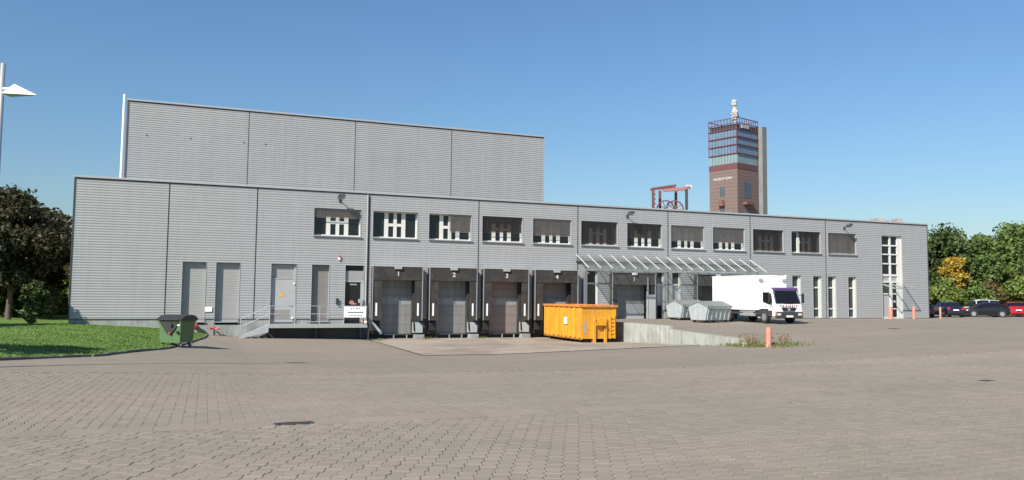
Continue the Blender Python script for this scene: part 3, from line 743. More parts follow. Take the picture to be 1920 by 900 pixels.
MB().box(-.68, .68, -.03, .0, -.34, .34, .005).build('panel', M_white, t)
b = MB()
for xx, wd in ((-.28, .07), (-.12, .05), (.05, .1), (.2, .07)): b.box(xx, xx+wd, -.034, -.031, .2, .25)
b.box(-.45, .5, -.034, -.031, -.05, .0)
for k in range(9): b.box(-.36+k*.09, -.3+k*.09, -.034, -.031, -.24, -.2)
b.build('lettering', M_ink, t)
t = tag(empty('ball_marker', (PXb-.1, PYf-.06, PZ+.14)), 'small white ball with red band at the platform corner', 'marker')
MB().sphere((0, 0, 0), .09).build('ball', M_white, t); MB().sphere((-.2, .02, .02), .09).build('red_ball', mat('faded_red', (.45, .16, .14), .6), t)

# hose couplings by the lawn
def coupling(x, y, z, label, r, s):
    t = tag(empty('hose_coupling', (x, y, z)), label, 'hose coupling')
    b = MB(); b.tube((0, .12, 0), (0, -.12, 0), r*.7, n=14); b.build('pipe', M_dsteel, t)
    b = MB(); b.tube((0, -.1, 0), (0, -.26, 0), r, n=16); b.sphere((0, -.24, 0), r*.92, 14, sc=(1, .5, 1)); b.build('cap', M_red, t)
    for a in (0, 2.1, 4.2): MB().box(r*math.cos(a)-.03, r*math.cos(a)+.03, -.24, -.14, r*math.sin(a)-.03, r*math.sin(a)+.03).build('lug', M_red, t)
    if s:
        MB().tube((0, 0, -r), (0, 0, -.6), .05).build('standpipe', M_dsteel, t)
coupling(-10.25, -.15, -.42, 'large round red hose coupling cap on the concrete base beside the green bin', .2, False)
t = tag(empty('hydrant', (-9.15, -.35, zg(-9.15, -.35))), 'small dark hydrant with red twin caps at the foot of the concrete base', 'hydrant')
MB().tube((0, 0, 0), (0, 0, .42), .06, .05).build('body', M_dsteel, t)
for s in (-1, 1):
    MB().tube((0, 0, .36), (s*.2, -.06, .42), .045).build('outlet', M_red, t); MB().tube((s*.18, -.05, .415), (s*.27, -.08, .43), .075, n=12).build('cap', M_red, t)
MB().tube((-.02, 0, .42), (-.02, 0, .55), .05).build('bonnet', M_red, t)
MB().tube((.1, -.05, .25), (.38, -.1, .02), .045).build('hose', M_dsteel, t)

# ------------------------------------------------------------ retaining wall of the dock trough
rw = tag(empty('retaining_wall', (0, 0, 0)), 'pale board-marked concrete retaining wall beside the orange container', 'wall')
yy = [0, -1.5, -3, -4.5, -5.8, -7.2, -8.5, -9.9, -11.25, -12.6, -14, -15.3, -16.6, -17.7]
for k, (a, c) in enumerate(zip(yy, yy[1:])):
    tp = lambda y: (-.07 if y > -11.26 else lin(y, [-18.6, -17.4, -11.26], [-.62, -.46, -.27]))
    e = 1e-3 if k != 8 else .02
    t0, t1 = (-.07, -.07) if c >= -11.25 else (tp(min(a, -11.27)), tp(c))
    X0 = 15.38+random.uniform(0, .012)
    b = MB(); b.prism([(a-.012, -1.7), (a-.012, t0), (c+.012, t1), (c+.012, -1.7)], 'x', X0, 15.68)
    b.build('wall_panel', M_wallw, rw)
b = MB(); b.box(15.42, 15.66, -17.68, 0, -1.7, -.66); b.build('joint_filler', M_core, rw)

# ------------------------------------------------------------ bollards
def bollard(x, y, h, r, label, tilt=0):
    t = tag(empty('bollard', (x, y, zg(x, y)-.02)), label, 'bollard', 'faded orange bollards'); t.rotation_euler = (0, tilt, 0)
    MB().tube((0, 0, 0), (0, 0, h), r, n=18).build('post', M_boll, t, False)
    b = MB(); b.sphere((0, 0, h), r*.985, 16, sc=(1, 1, .35)); b.build('cap', M_boll, t, True)
    MB().tube((0, 0, h*.8), (0, 0, h*.88), r*1.02, n=18).build('band', mat('bollard_band', (.62, .26, .20), .6, var=.2), t)
bollard(15.2, -20.2, .9, .135, 'thick faded orange bollard among weeds at the end of the concrete wall', .03)
bollard(43.3, -1.0, 1.0, .17, 'pale orange bollard directly before the entrance door')
bollard(45.75, -1.1, 1.02, .11, 'orange bollard just right of the entrance')
bollard(49.6, -.4, 1.0, .085, 'slim pale pink bollard at the right corner of the warehouse, before the cars')

# weeds at the wall end
def weeds(name, pts, label, m, n, hmax):
    V, F = [], []
    for k in range(n):
        cx, cy, sx, sy, hh = pts[k % len(pts)]
        x, y = rng.normal(cx, sx), rng.normal(cy, sy); z = zg(x, y)-.01; h = hh*rng.uniform(.4, 1.0); a = rng.uniform(0, 6.28); wd = rng.uniform(.008, .02)
        lx, ly_ = rng.normal(0, .35*h, 2); dx, dy = math.cos(a)*wd, math.sin(a)*wd; i = len(V)
        V += [(x-dx, y-dy, z), (x+dx, y+dy, z), (x+lx*.4+dx*.8, y+ly_*.4+dy*.8, z+h*.6), (x+lx*.4-dx*.8, y+ly_*.4-dy*.8, z+h*.6), (x+lx, y+ly_, z+h)]
        F += [(i, i+1, i+2, i+3), (i+3, i+2, i+4)]
        if h > .3:
            for q_ in range(7):
                c = Vector((x+lx*.8+rng.normal(0, .07), y+ly_*.8+rng.normal(0, .07), z+h*rng.uniform(.5, 1.05))); s = rng.uniform(.02, .045); i = len(V); d1 = Vector(rng.normal(0, 1, 3)).normalized()*s; d2 = Vector(rng.normal(0, 1, 3)).normalized()*s
                V += [tuple(c-d1), tuple(c+d2), tuple(c+d1), tuple(c-d2)]; F.append((i, i+1, i+2, i+3))
    tag(pyobj(name, V, F, m), label, 'weeds', kind='stuff')
M_weed = mat('weed_green', (.11, .13, .03), .8, var=.3, rnd=.35, scale=3)
M_weedb = mat('weed_brown', (.17, .12, .055), .85, var=.3, rnd=.4, scale=3)
weeds('weeds', [(15.2, -18.8, .3, .4, .25), (15.9, -20.9, .5, .3, .26), (15.2, -19.9, .3, .3, .25), (15.2, -17.8, .15, .6, .22)], 'low green weeds growing round the orange bollard', M_weed, 650, .3)
weeds('dry_weeds', [(15.3, -18.9, .2, .25, .7), (15.9, -20.5, .2, .2, .6), (15.5, -17.4, .1, .4, .35)], 'dry brown seed stalks beside the orange bollard', M_weedb, 80, .7)
weeds('joint_weeds', [(15.28, -14, .05, 3, .12), (3.9, -.4, .25, .25, .22), (7.6, -.5, .2, .2, .2), (0.3, -2.0, .3, .5, .12), (-8, -.25, 1.2, .1, .1), (4.0, -14.45, 3.5, .04, .05), (11.0, -14.4, 3, .05, .06), (-.05, -8, .04, 4, .06)], 'small weeds along the foot of the dock walls', M_weed, 900, .2)
t = tag(empty('concrete_kerb_block', (15.5, -18.3, zg(15.5, -18.3))), 'small broken pale concrete block in the weeds', 'block')
MB().box(-.5, .5, -.12, .12, -.05, .16, .03).build('block', M_wallw, t); t.rotation_euler = (.05, .06, .5)

# ------------------------------------------------------------ orange roll-off container
ct = tag(empty('roll_off_container', (13.33, -3.6, zg(13.6, -4)+.03), math.radians(0)), 'orange open-top roll-off container standing in front of dock four', 'container')
L2, W2, z0, z1 = 2.95, 1.19, .2, 2.3
b = MB()
b.box(-W2, W2, -L2, L2, z0, z0+.06)
b.box(-W2, -W2+.04, -L2, L2, z0, z1); b.box(W2-.04, W2, -L2, L2, z0, z1); b.box(-W2+.04, W2-.04, -L2, -L2+.04, z0, z1); b.box(-W2+.04, W2-.04, L2-.04, L2, z0, z1)
b.build('body', M_orange, ct)
for k in range(8):
    Y = -L2+.2+k*(2*L2-.4)/7
    for s in (-1, 1): MB().box(min(s*W2, s*(W2+.07)), max(s*W2, s*(W2+.07)), Y-.05, Y+.05, z0+.12, z1-.08, .012).build('rib', M_orange, ct)
b = MB()
for s in (-1, 1): b.box(min(s*(W2-.05), s*(W2+.1)), max(s*(W2-.05), s*(W2+.1)), -L2-.06, L2+.06, z1-.08, z1+.06, .012)
b.box(-W2-.1, W2+.1, -L2-.1, -L2+.06, z1-.085, z1+.055, .012); b.box(-W2-.1, W2+.1, L2-.06, L2+.1, z1-.085, z1+.055, .012)
b.build('top_rim', mat('rim_rusty_orange', (.52, .20, .05), .7, var=.3, scale=5), ct)
for k in range(9):
    Y = -L2+.3+k*(2*L2-.6)/8
    MB().prism([(-W2-.06, z0+.16), (-W2-.02, z0-.04), (-W2+.5, z0-.02), (-W2+.5, z0+.0)], 'y', Y-.05, Y+.05).build('floor_bearer', M_rust, ct)
for s in (-.45, .45): MB().box(s-.07, s+.07, -L2+.02, L2, .05, z0).build('runner', M_rust, ct)
for s in (-1, 1):
    for Y in (-L2+.25, L2-.3): MB().tube((s*.75-.1, Y, .1), (s*.75+.1, Y, .1), .1, n=12).build('roller', M_dsteel, ct)
for s in (-.36, .40):
    MB().box(s-.09, s+.09, -L2-.12, -L2-.005, -.02, z0+1.35, .015).build('front_pillar', M_orange, ct)
b = MB(); 
for k in range(6):
    a0, a1 = math.pi*k/6, math.pi*(k+1)/6
    b.tube((.02+.3*math.cos(a0), -L2-.22, z0+1.02+.28*math.sin(a0)), (.02+.3*math.cos(a1), -L2-.22, z0+1.02+.28*math.sin(a1)), .03)
b.box(-.32, .36, -L2-.26, -L2-.05, z0+.9, z0+1.0); b.build('hook_bar', M_orange, ct)
for k in range(6): MB().box(.78, 1.06, -L2-.06, -L2-.005, z0+.12+k*.24, z0+.17+k*.24).build('ladder_rung', M_orange, ct)
MB().box(.74, .79, -L2-.06, -L2-.005, z0+.05, z0+1.5).build('ladder_rail', M_orange, ct); MB().box(1.05, 1.1, -L2-.06, -L2-.005, z0+.05, z0+1.5).build('ladder_rail', M_orange, ct)
MB().box(-W2-.075, -W2-.07, -.95, -.45, z0+.9, z0+1.35).build('label_plate', M_white, ct)
MB().box(-1.08, -.92, -L2-.012, -L2-.002, z0+.35, z0+1.1).build('number_plate', M_steel, ct)

# ------------------------------------------------------------ green wheelie bin
gb_ = tag(empty('waste_bin', (-10.83, -12.55, zg(-10.83, -12.55)), math.radians(-36)), 'green four-wheeled waste bin with black lid at the lawn edge', 'bin')
def frustum(b, a, c, z0, z1):   # a=(x0,x1,y0,y1) at z0, c at z1
    A = [b.bm.verts.new(p) for p in ((a[0], a[2], z0), (a[1], a[2], z0), (a[1], a[3], z0), (a[0], a[3], z0))]
    B = [b.bm.verts.new(p) for p in ((c[0], c[2], z1), (c[1], c[2], z1), (c[1], c[3], z1), (c[0], c[3], z1))]
    b.bm.faces.new(A[::-1]); b.bm.faces.new(B)
    for i in range(4): b.bm.faces.new((A[i], A[(i+1) % 4], B[(i+1) % 4], B[i]))
    return b
frustum(MB(), (-.5, .5, -.44, .44), (-.56, .56, -.5, .5), .2, 1.14).build('body', M_green, gb_)
MB().box(-.6, .6, -.54, .54, 1.1, 1.17, .02).build('rim', M_green, gb_)
lidp = [(-.56, 1.16), (-.57, 1.24), (-.3, 1.38), (.1, 1.42), (.4, 1.37), (.57, 1.24), (.56, 1.16)]
b = MB(); b.prism(lidp, 'x', -.62, .64); lid = b.build('lid', M_lid, gb_)
MB().box(-.5, .5, -.62, -.55, 1.18, 1.23, .01).build('lid_handle', M_lid, lid)
b = MB(); b.prism([(-.5, 1.1), (.45, 1.1), (.3, .8), (.05, .55), (-.15, .62)], 'y', -.53, -.495); b.build('side_flap', M_lid, gb_)
MB().tube((.12, -.52, .98), (.12, -.62, .98), .07, n=12).build('trunnion', M_lid, gb_)
MB().tube((.05, -.5, .62), (.05, -.58, .62), .05, n=10).build('knob', M_red, gb_); MB().tube((.42, -.49, .66), (.42, -.54, .66), .07, n=10).build('drain_plug', M_black, gb_)
MB().box(.3, .52, -.515, -.495, .94, 1.0).build('sticker', M_white, gb_)
for sx in (-.45, .45):
    for sy in (-.34, .34):
        wl = MB().tube((sx-.035, sy, .1), (sx+.035, sy, .1), .1, n=14).build('wheel', M_tyre, gb_)
        MB().tube((sx-.04, sy, .1), (sx+.04, sy, .1), .055, n=10).build('hub', M_white, wl)
        MB().box(sx-.06, sx+.06, sy-.05, sy+.05, .17, .22).build('caster_fork', M_steel, gb_)

# ------------------------------------------------------------ galvanised dumpsters
def dumpster(x, y, rz, label):
    t = tag(empty('dumpster', (x, y, zg(x, y)), rz), label, 'dumpster', 'galvanised dumpsters beside the truck')
    # gable ends face local -x; length along local x
    L, W = 2.35, 1.75
    prof_ = [(-W/2+.22, .18), (W/2-.22, .18), (W/2, 1.0), (W/2, 1.12), (0, 1.42), (-W/2, 1.12), (-W/2, 1.0)]
    b = MB(); b.prism([(p[0], min(p[1], 1.1)) if abs(p[0]) > .01 else (0, 1.38) for p in prof_], 'x', 0, L); b.build('body', M_galv, t)
    for s in (-1, 1):
        b = MB(); b.prism([(s*(W/2+.06), 1.06), (s*(W/2+.06), 1.13), (0, 1.47), (0, 1.40)], 'x', -.05, L+.05); b.build('lid', M_galvlid, t)
        for k in range(6):
            X = .15+k*(L-.3)/5
            b = MB(); b.prism([(s*(W/2-.2), .2), (s*(W/2-.02), 1.0), (s*(W/2+.03), 1.0), (s*(W/2-.15), .2)], 'x', X-.03, X+.03); b.build('rib', M_galv, t)
        MB().box(.1, L-.1, min(s*(W/2-.02), s*(W/2+.05)), max(s*(W/2-.02), s*(W/2+.05)), .98, 1.05).build('edge_profile', M_galv, t)
    for k in (-.45, 0, .45):
        MB().box(-.03, .0, k-.03, k+.03, .22, 1.12).build('end_rib', M_galv, t)
    for s in (-1, 1): MB().tube((.15, s*(W/2+.02), .95), (.15, s*(W/2+.22), .95), .04).build('lifting_pin', M_dsteel, t)
    for X in (.25, L-.25):
        for s in (-1, 1): MB().tube((X, s*.55-.04, .09), (X, s*.55+.04, .09), .09, n=12).build('wheel', M_tyre, t)
    MB().box(.05, L-.05, -W/2+.25, W/2-.25, .12, .18).build('base_frame', M_dsteel, t)
dumpster(21.45, -5.35, math.radians(12), 'galvanised steel dumpster with gabled lid directly left of the white truck')
dumpster(21.9, -1.75, math.radians(10), 'galvanised steel dumpster with gabled lid nearest the gate wall, partly hidden')

# ------------------------------------------------------------ box truck
tr = tag(empty('box_truck', (26.2, -5.0, -.07), math.radians(-2)), 'white box truck backed up to the gate beneath the canopy', 'truck')
# local: forward = -y
b = MB(); b.box(-1.2, 1.2, -2.2, 3.1, .86, 3.2, .02); bx_ = b.build('cargo_box', M_white, tr)
b = MB()
for s in (-1, 1):
    b.box(s*1.2-.025, s*1.2+.025, -2.225, 3.12, 3.16, 3.22); b.box(s*1.2-.025, s*1.2+.025, -2.225, 3.12, .84, .9)
b.build('corner_trim', M_frame, bx_)
for s in (-1, 1):
    b = MB(); b.box(s*.95-.16, s*.95+.16, -2.32, -2.2, 2.82, 2.98, .02); b.build('marker_lamp', M_trim, bx_)
MB().box(-1.1, -1.0, -3.6, 3.0, .55, .85).build('chassis_rail', M_dsteel, tr); MB().box(1.0, 1.1, -3.6, 3.0, .55, .85).build('chassis_rail', M_dsteel, tr)
MB().box(-.9, .9, -2.0, 2.9, .6, .84).build('chassis', M_dsteel, tr)
MB().box(-1.15, -.65, -1.6, -.5, .42, .8, .03).build('fuel_tank', M_steel, tr)
MB().box(-1.17, -1.12, -1.9, -.2, .45, .62).build('side_guard', M_steel, tr); MB().box(-1.17, -1.12, -1.9, -.2, .7, .8).build('side_guard', M_steel, tr)
# cab: side outline extruded across, tapering
cabw = 1.06
cp = [(-2.3, .5), (-2.3, 2.2), (-2.45, 2.32), (-3.35, 2.32), (-3.52, 2.22), (-3.86, 1.28), (-3.9, .85), (-3.9, .5)]
b = MB(); b.prism(cp, 'x', -cabw, cabw)
bmesh.ops.bevel(b.bm, geom=b.bm.edges[:], offset=.04, segments=2, affect='EDGES', profile=.6)
cab = b.build('cab', M_white, tr)
M_ws = mat('windscreen', (.010, .011, .016), .12, var=.1, spec=.25)
M_purple = mat('purple_trim', (.13, .07, .24), .4, var=.06)
ny, nz = -(2.2-1.3), -(3.84-3.53)
b = MB(); b.poly([(-.94, -3.862, 1.30), (.94, -3.862, 1.30), (.9, -3.555, 2.16), (-.9, -3.555, 2.16)]); ws = b.build('windscreen', M_ws, cab)
b = MB()
for xa, xb in (((-1.0, -.93)), ((.93, 1.0))): b.poly([(xa, -3.872, 1.28), (xb, -3.872, 1.28), (xb, -3.55, 2.2), (xa, -3.55, 2.2)])
b.build('pillar_trim', M_purple, cab)
MB().box(-.98, .98, -3.62, -3.3, 2.2, 2.37, .03).build('sun_visor', M_purple, cab)
b = MB(); b.poly([(-.3, -3.874, 1.29), (.5, -3.874, 1.29), (.5, -3.868, 1.34), (-.3, -3.868, 1.34)]); b.build('wiper', M_black, cab)
b = MB()
for s in (-1, 1): b.prism([(-2.62, 1.4), (-2.62, 2.05), (-3.3, 2.05), (-3.62, 1.38), (-3.3, 1.22)], 'x', s*(cabw+.004), s*(cabw+.008))
b.build('side_window', M_ws, cab)
for s in (-1, 1):
    b = MB(); b.box(s*1.32-.1, s*1.32+.1, -3.72, -3.62, 1.35, 1.98, .03); mr_ = b.build('mirror', M_black, cab); MB().tube((s*1.05, -3.5, 1.9), (s*1.3, -3.66, 1.85), .02).build('mirror_arm', M_black, mr_)
MB().box(-cabw-.012, -cabw-.004, -3.0, -2.85, 1.1, 1.16).build('door_handle', M_black, cab)
MB().box(-1.06, 1.06, -4.0, -3.86, .36, .78, .03).build('bumper', M_dsteel, tr)
MB().prism([(-.45, .82), (.45, .82), (.6, 1.05), (-.6, 1.05)], 'y', -3.93, -3.905).build('grille', M_black, tr)
MB().prism([(-.12, .9), (0, .8), (.12, .9), (.1, 1.0), (-.1, 1.0)], 'y', -3.945, -3.93).build('emblem', M_steel, tr)
for s in (-1, 1):
    MB().box(s*.82-.14, s*.82+.14, -4.02, -3.98, .52, .68, .02).build('headlight', mat('lamp_glass', (.55, .56, .56), .1, var=.1), tr)
    MB().box(min(s*.97, s*1.075), max(s*.97, s*1.075), -4.0, -3.9, .56, .74, .01).build('indicator', mat('indicator_orange', (.75, .2, .03), .3), tr)
MB().box(-.26, .26, -4.02, -4.0, .42, .54).build('licence_plate', M_white, tr)
o = link('lettering', text_mesh('TRANSIT', .2, .003, bold=.006, space=1.55), M_redprint, tr); o.location = (.0, -3.905, 1.14); o.rotation_euler = (math.pi/2-.04, 0, 0); o.scale = (1.25, 1, 1)
MB().box(-cabw-.02, -cabw+.3, -3.2, -2.35, .42, .95).build('wheel_arch', M_black, tr); MB().box(cabw-.3, cabw+.02, -3.2, -2.35, .42, .95).build('wheel_arch', M_black, tr)
def wheel(parent, x, y, r, wdt, s, rimr=.6):
    o = MB().tube((x-wdt/2, y, r), (x+wdt/2, y, r), r, n=24).build('wheel', M_tyre, parent)
    MB().tube((x-wdt/2-.012*(s < 0), y, r), (x+wdt/2+.012*(s > 0), y, r), r*rimr, n=16).build('rim', M_rim, o)
    return o
for y_ in (-2.78, 1.25):
    for s in (-1, 1): wheel(tr, s*.97, y_, .40, .24, s)
for s in (-1, 1): MB().box(s*1.0-.15, s*1.0+.15, .75, 1.75, .78, .83).build('mudguard', M_black, tr)

# ------------------------------------------------------------ cars
def car(x, y, rz, color, label, L=4.2, H=1.47, wagon=False, rear_red=True):
    t = tag(empty('parked_car', (x, y, zg(x, y)), rz), label, 'car', 'cars parked by the trees')
    pm = mat('car_paint_%s' % color[0], color[1], .25, .25 if color[0] != 'white' else 0, var=.02, coat=.6)
    h = L/2; k = H/1.47
    # stations: (y, belt z, top z, half width, roof half width, cabin?)  front = -y
    st = [(-h, .62, .63, .66, .60), (-h+.12, .70, .72, .78, .70), (-h+.5, .78, .83, .86, .74), (-h+1.05, .86, .95, .88, .74), (-h+1.75, .92, 1.36*k, .88, .60), (-h+2.2, .93, 1.45*k, .88, .60), (-h+3.0, .95, 1.44*k, .88, .60)]
    if wagon: st += [(h-.55, .97, 1.40*k, .87, .58), (h-.2, .95, 1.1, .85, .62), (h-.04, .82, .84, .80, .70), (h, .6, .61, .74, .66)]
    else: st += [(h-.85, .97, 1.36*k, .87, .58), (h-.3, .97, 1.06, .85, .66), (h-.05, .85, .87, .80, .70), (h, .6, .61, .74, .66)]
    rows = []
    bm = bmesh.new(); gm = bmesh.new()
    def sec(s):
        y_, zb, zt, hw, rw_ = s
        return [(hw*.9, .2), (hw, .34), (hw, zb*.75), (hw*.97, zb), (rw_+.03, zt-.05 if zt-zb > .15 else zt-.01), (rw_*.8, zt), (0, zt+.015)]
    P = [sec(s) for s in st]
    for side in (-1, 1):
        vs = [[bm.verts.new((side*p[0], st[i][0], p[1])) for p in P[i]] for i in range(len(st))]
        for i in range(len(st)-1):
            for j in range(6):
                gl_side = j == 3 and 3 <= i < len(st)-3
                gl_front = (i == 3 and j in (4, 5)) or (i == len(st)-4 and j in (4, 5))
                if (gl_side or gl_front):
                    q_ = [vs[i][j], vs[i+1][j], vs[i+1][j+1], vs[i][j+1]]; c = sum((v.co for v in q_), Vector())/4
                    f = [gm.verts.new(v.co) for v in q_]
                    gm.faces.new(f)
                else: bm.faces.new((vs[i][j], vs[i+1][j], vs[i+1][j+1], vs[i][j+1]))
        bm.faces.new(vs[0]); bm.faces.new(vs[-1])
    for (m_, nm, mm) in ((bm, 'body', pm), (gm, 'window_glass', M_ws)):
        bmesh.ops.remove_doubles(m_, verts=m_.verts[:], dist=.001); bmesh.ops.recalc_face_normals(m_, faces=m_.faces[:])
        me = bpy.data.meshes.new(nm); m_.to_mesh(me); m_.free()
        for p in me.polygons: p.use_smooth = nm == 'body'
        link(nm, me, mm, t)
    b = MB()
    for s in (-1, 1):
        for i in (4, 6): b.bar((s*(P[i][3][0]+.004), st[i][0], P[i][3][1]), (s*(P[i][4][0]+.004), st[i][0], P[i][4][1]), .06, .03)
    b.build('pillar', pm, t)
    MB().box(-.8, .8, -h+.1, h-.1, .16, .3).build('underbody', M_black, t)
    for yy_ in (-h+.85, h-.8):
        for s in (-1, 1):
            MB().tube((s*.80-.1, yy_, .33), (s*.80+.088, yy_, .33) if s > 0 else (s*.80+.1, yy_, .33), .37, n=20).build('wheel_arch', M_black, t)
            wheel(t, s*.80, yy_, .31, .2, s, .66)
    for s in (-1, 1):
        MB().box(s*.58-.15, s*.58+.15, -h-.01, -h+.2, .58, .70, .02).build('headlight', MC['lamp_glass'], t)
        MB().box(s*.64-.12, s*.64+.12, h-.16, h+.01, .70, .92, .02).build('taillight', mat('tail_red', (.45, .02, .02), .2), t)
        MB().box(min(s*.86, s*1.02), max(s*.86, s*1.02), -h+1.35, -h+1.48, .93, 1.05, .02).build('mirror', pm, t)
    MB().box(-.25, .25, h-.02, h+.015, .62, .73).build('licence_plate', M_white, t); MB().box(-.25, .25, -h-.015, -h+.02, .4, .5).build('licence_plate', M_white, t)
    MB().box(-.7, .7, h-.1, h+.02, .32, .5, .03).build('bumper', pm, t)
    return t
# rotations: front is local -y
car(54.2, 6.0, math.radians(150), ('purple', (.10, .012, .04)), 'dark red car half hidden behind the warehouse corner', H=1.5)
car(57.0, 5.2, math.radians(152), ('navy', (.018, .02, .035)), 'dark blue car seen from behind, just right of the slim pink bollard', L=4.3)
car(60.9, 4.3, math.radians(-122), ('black', (.012, .014, .018)), 'black car parked side-on in front of the white car', L=4.15, H=1.45)
car(63.6, 7.0, math.radians(-118), ('white', (.75, .75, .74)), 'white car parked behind the black car', L=4.5, H=1.7, wagon=True)
car(66.7, 5.7, math.radians(142), ('red', (.42, .012, .018)), 'bright red car seen from behind, right of the black car', L=4.2, H=1.52)
car(70.0, 6.8, math.radians(140), ('slate', (.03, .036, .045)), 'dark grey car at the right edge beyond the red car', L=4.4, H=1.55)

# ------------------------------------------------------------ street lamp
sp = tag(empty('street_lamp', (-14.75, -27.45, zg(-14.75, -27.45))), 'tall slim grey street lamp with white triangular shade at the left edge', 'street lamp')
MB().tube((0, 0, 0), (0, 0, 7.75), .085, .055, n=12).build('pole', M_steel, sp, True)
MB().tube((0, 0, 0), (0, 0, .9), .11, .11, n=12).build('base_sleeve', M_steel, sp, True)
cs_, sn_ = rt.x, rt.y
dv = Vector((.93, -.36, 0))
MB().tube((0, 0, 7.08), dv*.25+Vector((0, 0, 7.08)), .045, n=8).build('arm', M_steel, sp)
pv = Vector((-dv.y, dv.x, 0)); zl = 6.93
b = MB(); T = [dv*.12+pv*.2, dv*.12-pv*.2, dv*.92-pv*.03, dv*.92+pv*.03]
lo = [b.bm.verts.new(p+Vector((0, 0, zl))) for p in T]; hi = [b.bm.verts.new(p+Vector((0, 0, zl+h_))) for p, h_ in ((dv*.33+pv*.03, .28), (dv*.33-pv*.03, .28))]
b.bm.faces.new((lo[0], lo[1], lo[2], lo[3])); b.bm.faces.new((lo[0], hi[0], hi[1], lo[1])); b.bm.faces.new((hi[0], lo[3], lo[2], hi[1])); b.bm.faces.new((lo[0], lo[3], hi[0])); b.bm.faces.new((lo[1], hi[1], lo[2]))
b.build('shade', M_white, sp)
b = MB(); b.poly([tuple(p*.92+Vector((0, 0, zl-.006))) for p in T]); b.build('lens', M_vis, sp)

# ------------------------------------------------------------ trees and shrubs
def tube_path(V, F, pts, rads, n=7):
    base = None
    for i, (p, r) in enumerate(zip(pts, rads)):
        d = (pts[min(i+1, len(pts)-1)]-pts[max(i-1, 0)]).normalized(); a = d.orthogonal().normalized(); c = d.cross(a); k0 = len(V)
        for k in range(n):
            an = 2*math.pi*k/n; V.append(tuple(p+a*(r*math.cos(an))+c*(r*math.sin(an))))
        if base is not None:
            for k in range(n): F.append((base+k, base+(k+1) % n, k0+(k+1) % n, k0+k))
        base = k0
def tree(x, y, h, rad, trunk_h, m, label, nleaf=9000, ls=.2, tr_r=.16, group=None, name='tree', lobes=26, flat=1.0, droop=.0, z=None, cat='tree', solid=.75):
    zb = zg(x, y) if z is None else z
    t = tag(empty(name, (x, y, zb-.05)), label, cat, group)
    R = random.Random(int(x*131+y*17)); npg = np.random.default_rng(abs(int(x*1310+y*170))+1)
    V, F = [], []
    ch = h-trunk_h; cz = trunk_h+ch*.5
    cen = []
    for k in range(lobes):
        for _ in range(50):
            p = Vector((R.uniform(-1, 1), R.uniform(-1, 1), R.uniform(-1, 1)))
            if p.length < 1: break
        u = (p.z+1)/2; wz = math.sin(math.pi*min(1, .14+.80*u))**.6 if flat == 1.0 else flat*math.sin(math.pi*(.1+.85*u))**.5
        c = Vector((p.x*rad*.85*wz, p.y*rad*.85*wz, cz+p.z*ch*.46)); cen.append((c, rad*R.uniform(.22, .42)))
    if trunk_h > .3 or tr_r > .05:
        top = Vector((R.gauss(0, .15), R.gauss(0, .15), trunk_h+ch*.55))
        pts = [Vector((0, 0, 0)), Vector((0.03, .02, .25)), Vector((R.gauss(0, .08), R.gauss(0, .08), trunk_h*.6)), Vector((R.gauss(0, .1), R.gauss(0, .1), trunk_h)), top]
        tube_path(V, F, pts, [tr_r*1.5, tr_r*1.1, tr_r*.95, tr_r*.85, tr_r*.25], 9)
        for c, r in cen[:14]:
            s = pts[3].lerp(top, R.uniform(0, .8)) if R.random() < .7 else pts[2].lerp(pts[3], R.uniform(.5, 1))
            mid = s.lerp(c, .5)+Vector((R.gauss(0, .2), R.gauss(0, .2), R.uniform(-.1, .3)))
            tube_path(V, F, [s, mid, c], [tr_r*.45, tr_r*.28, tr_r*.08], 5)
        pyobj('trunk', V, F, M_bark, t, True)
    per = nleaf//len(cen); LV = []
    for c, r in cen:
        d = npg.normal(size=(per, 3)); d /= np.linalg.norm(d, axis=1)[:, None]
        rr = r*npg.uniform(.0, 1, per)**(1/3 if solid < .5 else .42)*(1+.25*npg.normal(size=per)*.6)
        p = d*rr[:, None]*np.array([1.15, 1.15, .85]) + np.array(c)
        nrm = d*.6+npg.normal(size=(per, 3))*.7+np.array([0, 0, .35]); nrm /= np.linalg.norm(nrm, axis=1)[:, None]
        a = np.cross(nrm, npg.normal(size=(per, 3))); a /= np.linalg.norm(a, axis=1)[:, None]; bb = np.cross(nrm, a)
        s = ls*npg.uniform(.55, 1.25, per)[:, None]
        q_ = np.stack([p-a*s*.9, p+bb*s*.55+nrm*s*.12, p+a*s*.9-nrm*s*.1, p-bb*s*.55+nrm*s*.12], 1)
        LV.append(q_.reshape(-1, 3))
    LV = np.concatenate(LV); LV[:, 2] = np.maximum(LV[:, 2], .08)
    n4 = len(LV)//4
    me = bpy.data.meshes.new('crown'); me.vertices.add(n4*4); me.vertices.foreach_set('co', LV.ravel())
    me.loops.add(n4*4); me.loops.foreach_set('vertex_index', np.arange(n4*4)); me.polygons.add(n4); me.polygons.foreach_set('loop_start', np.arange(0, n4*4, 4)); me.update(); me.validate()
    link('crown', me, m, t)
    return t
LF_bronze = leaf_mat('leaf_bronze', (.044, .052, .020), (.062, .048, .024))
LF_dark = leaf_mat('leaf_dark', (0.060, 0.092, 0.027), (0.081, 0.114, 0.027))
LF_mid = leaf_mat('leaf_mid', (0.103, 0.159, 0.039), (0.138, 0.186, 0.041))
LF_light = leaf_mat('leaf_light', (0.142, 0.199, 0.045), (0.180, 0.220, 0.045))
LF_yel = leaf_mat('leaf_yellow', (.42, .27, .03), (.30, .24, .035))
LF_olive = leaf_mat('leaf_olive', (.10, .10, .028), (.15, .10, .03))
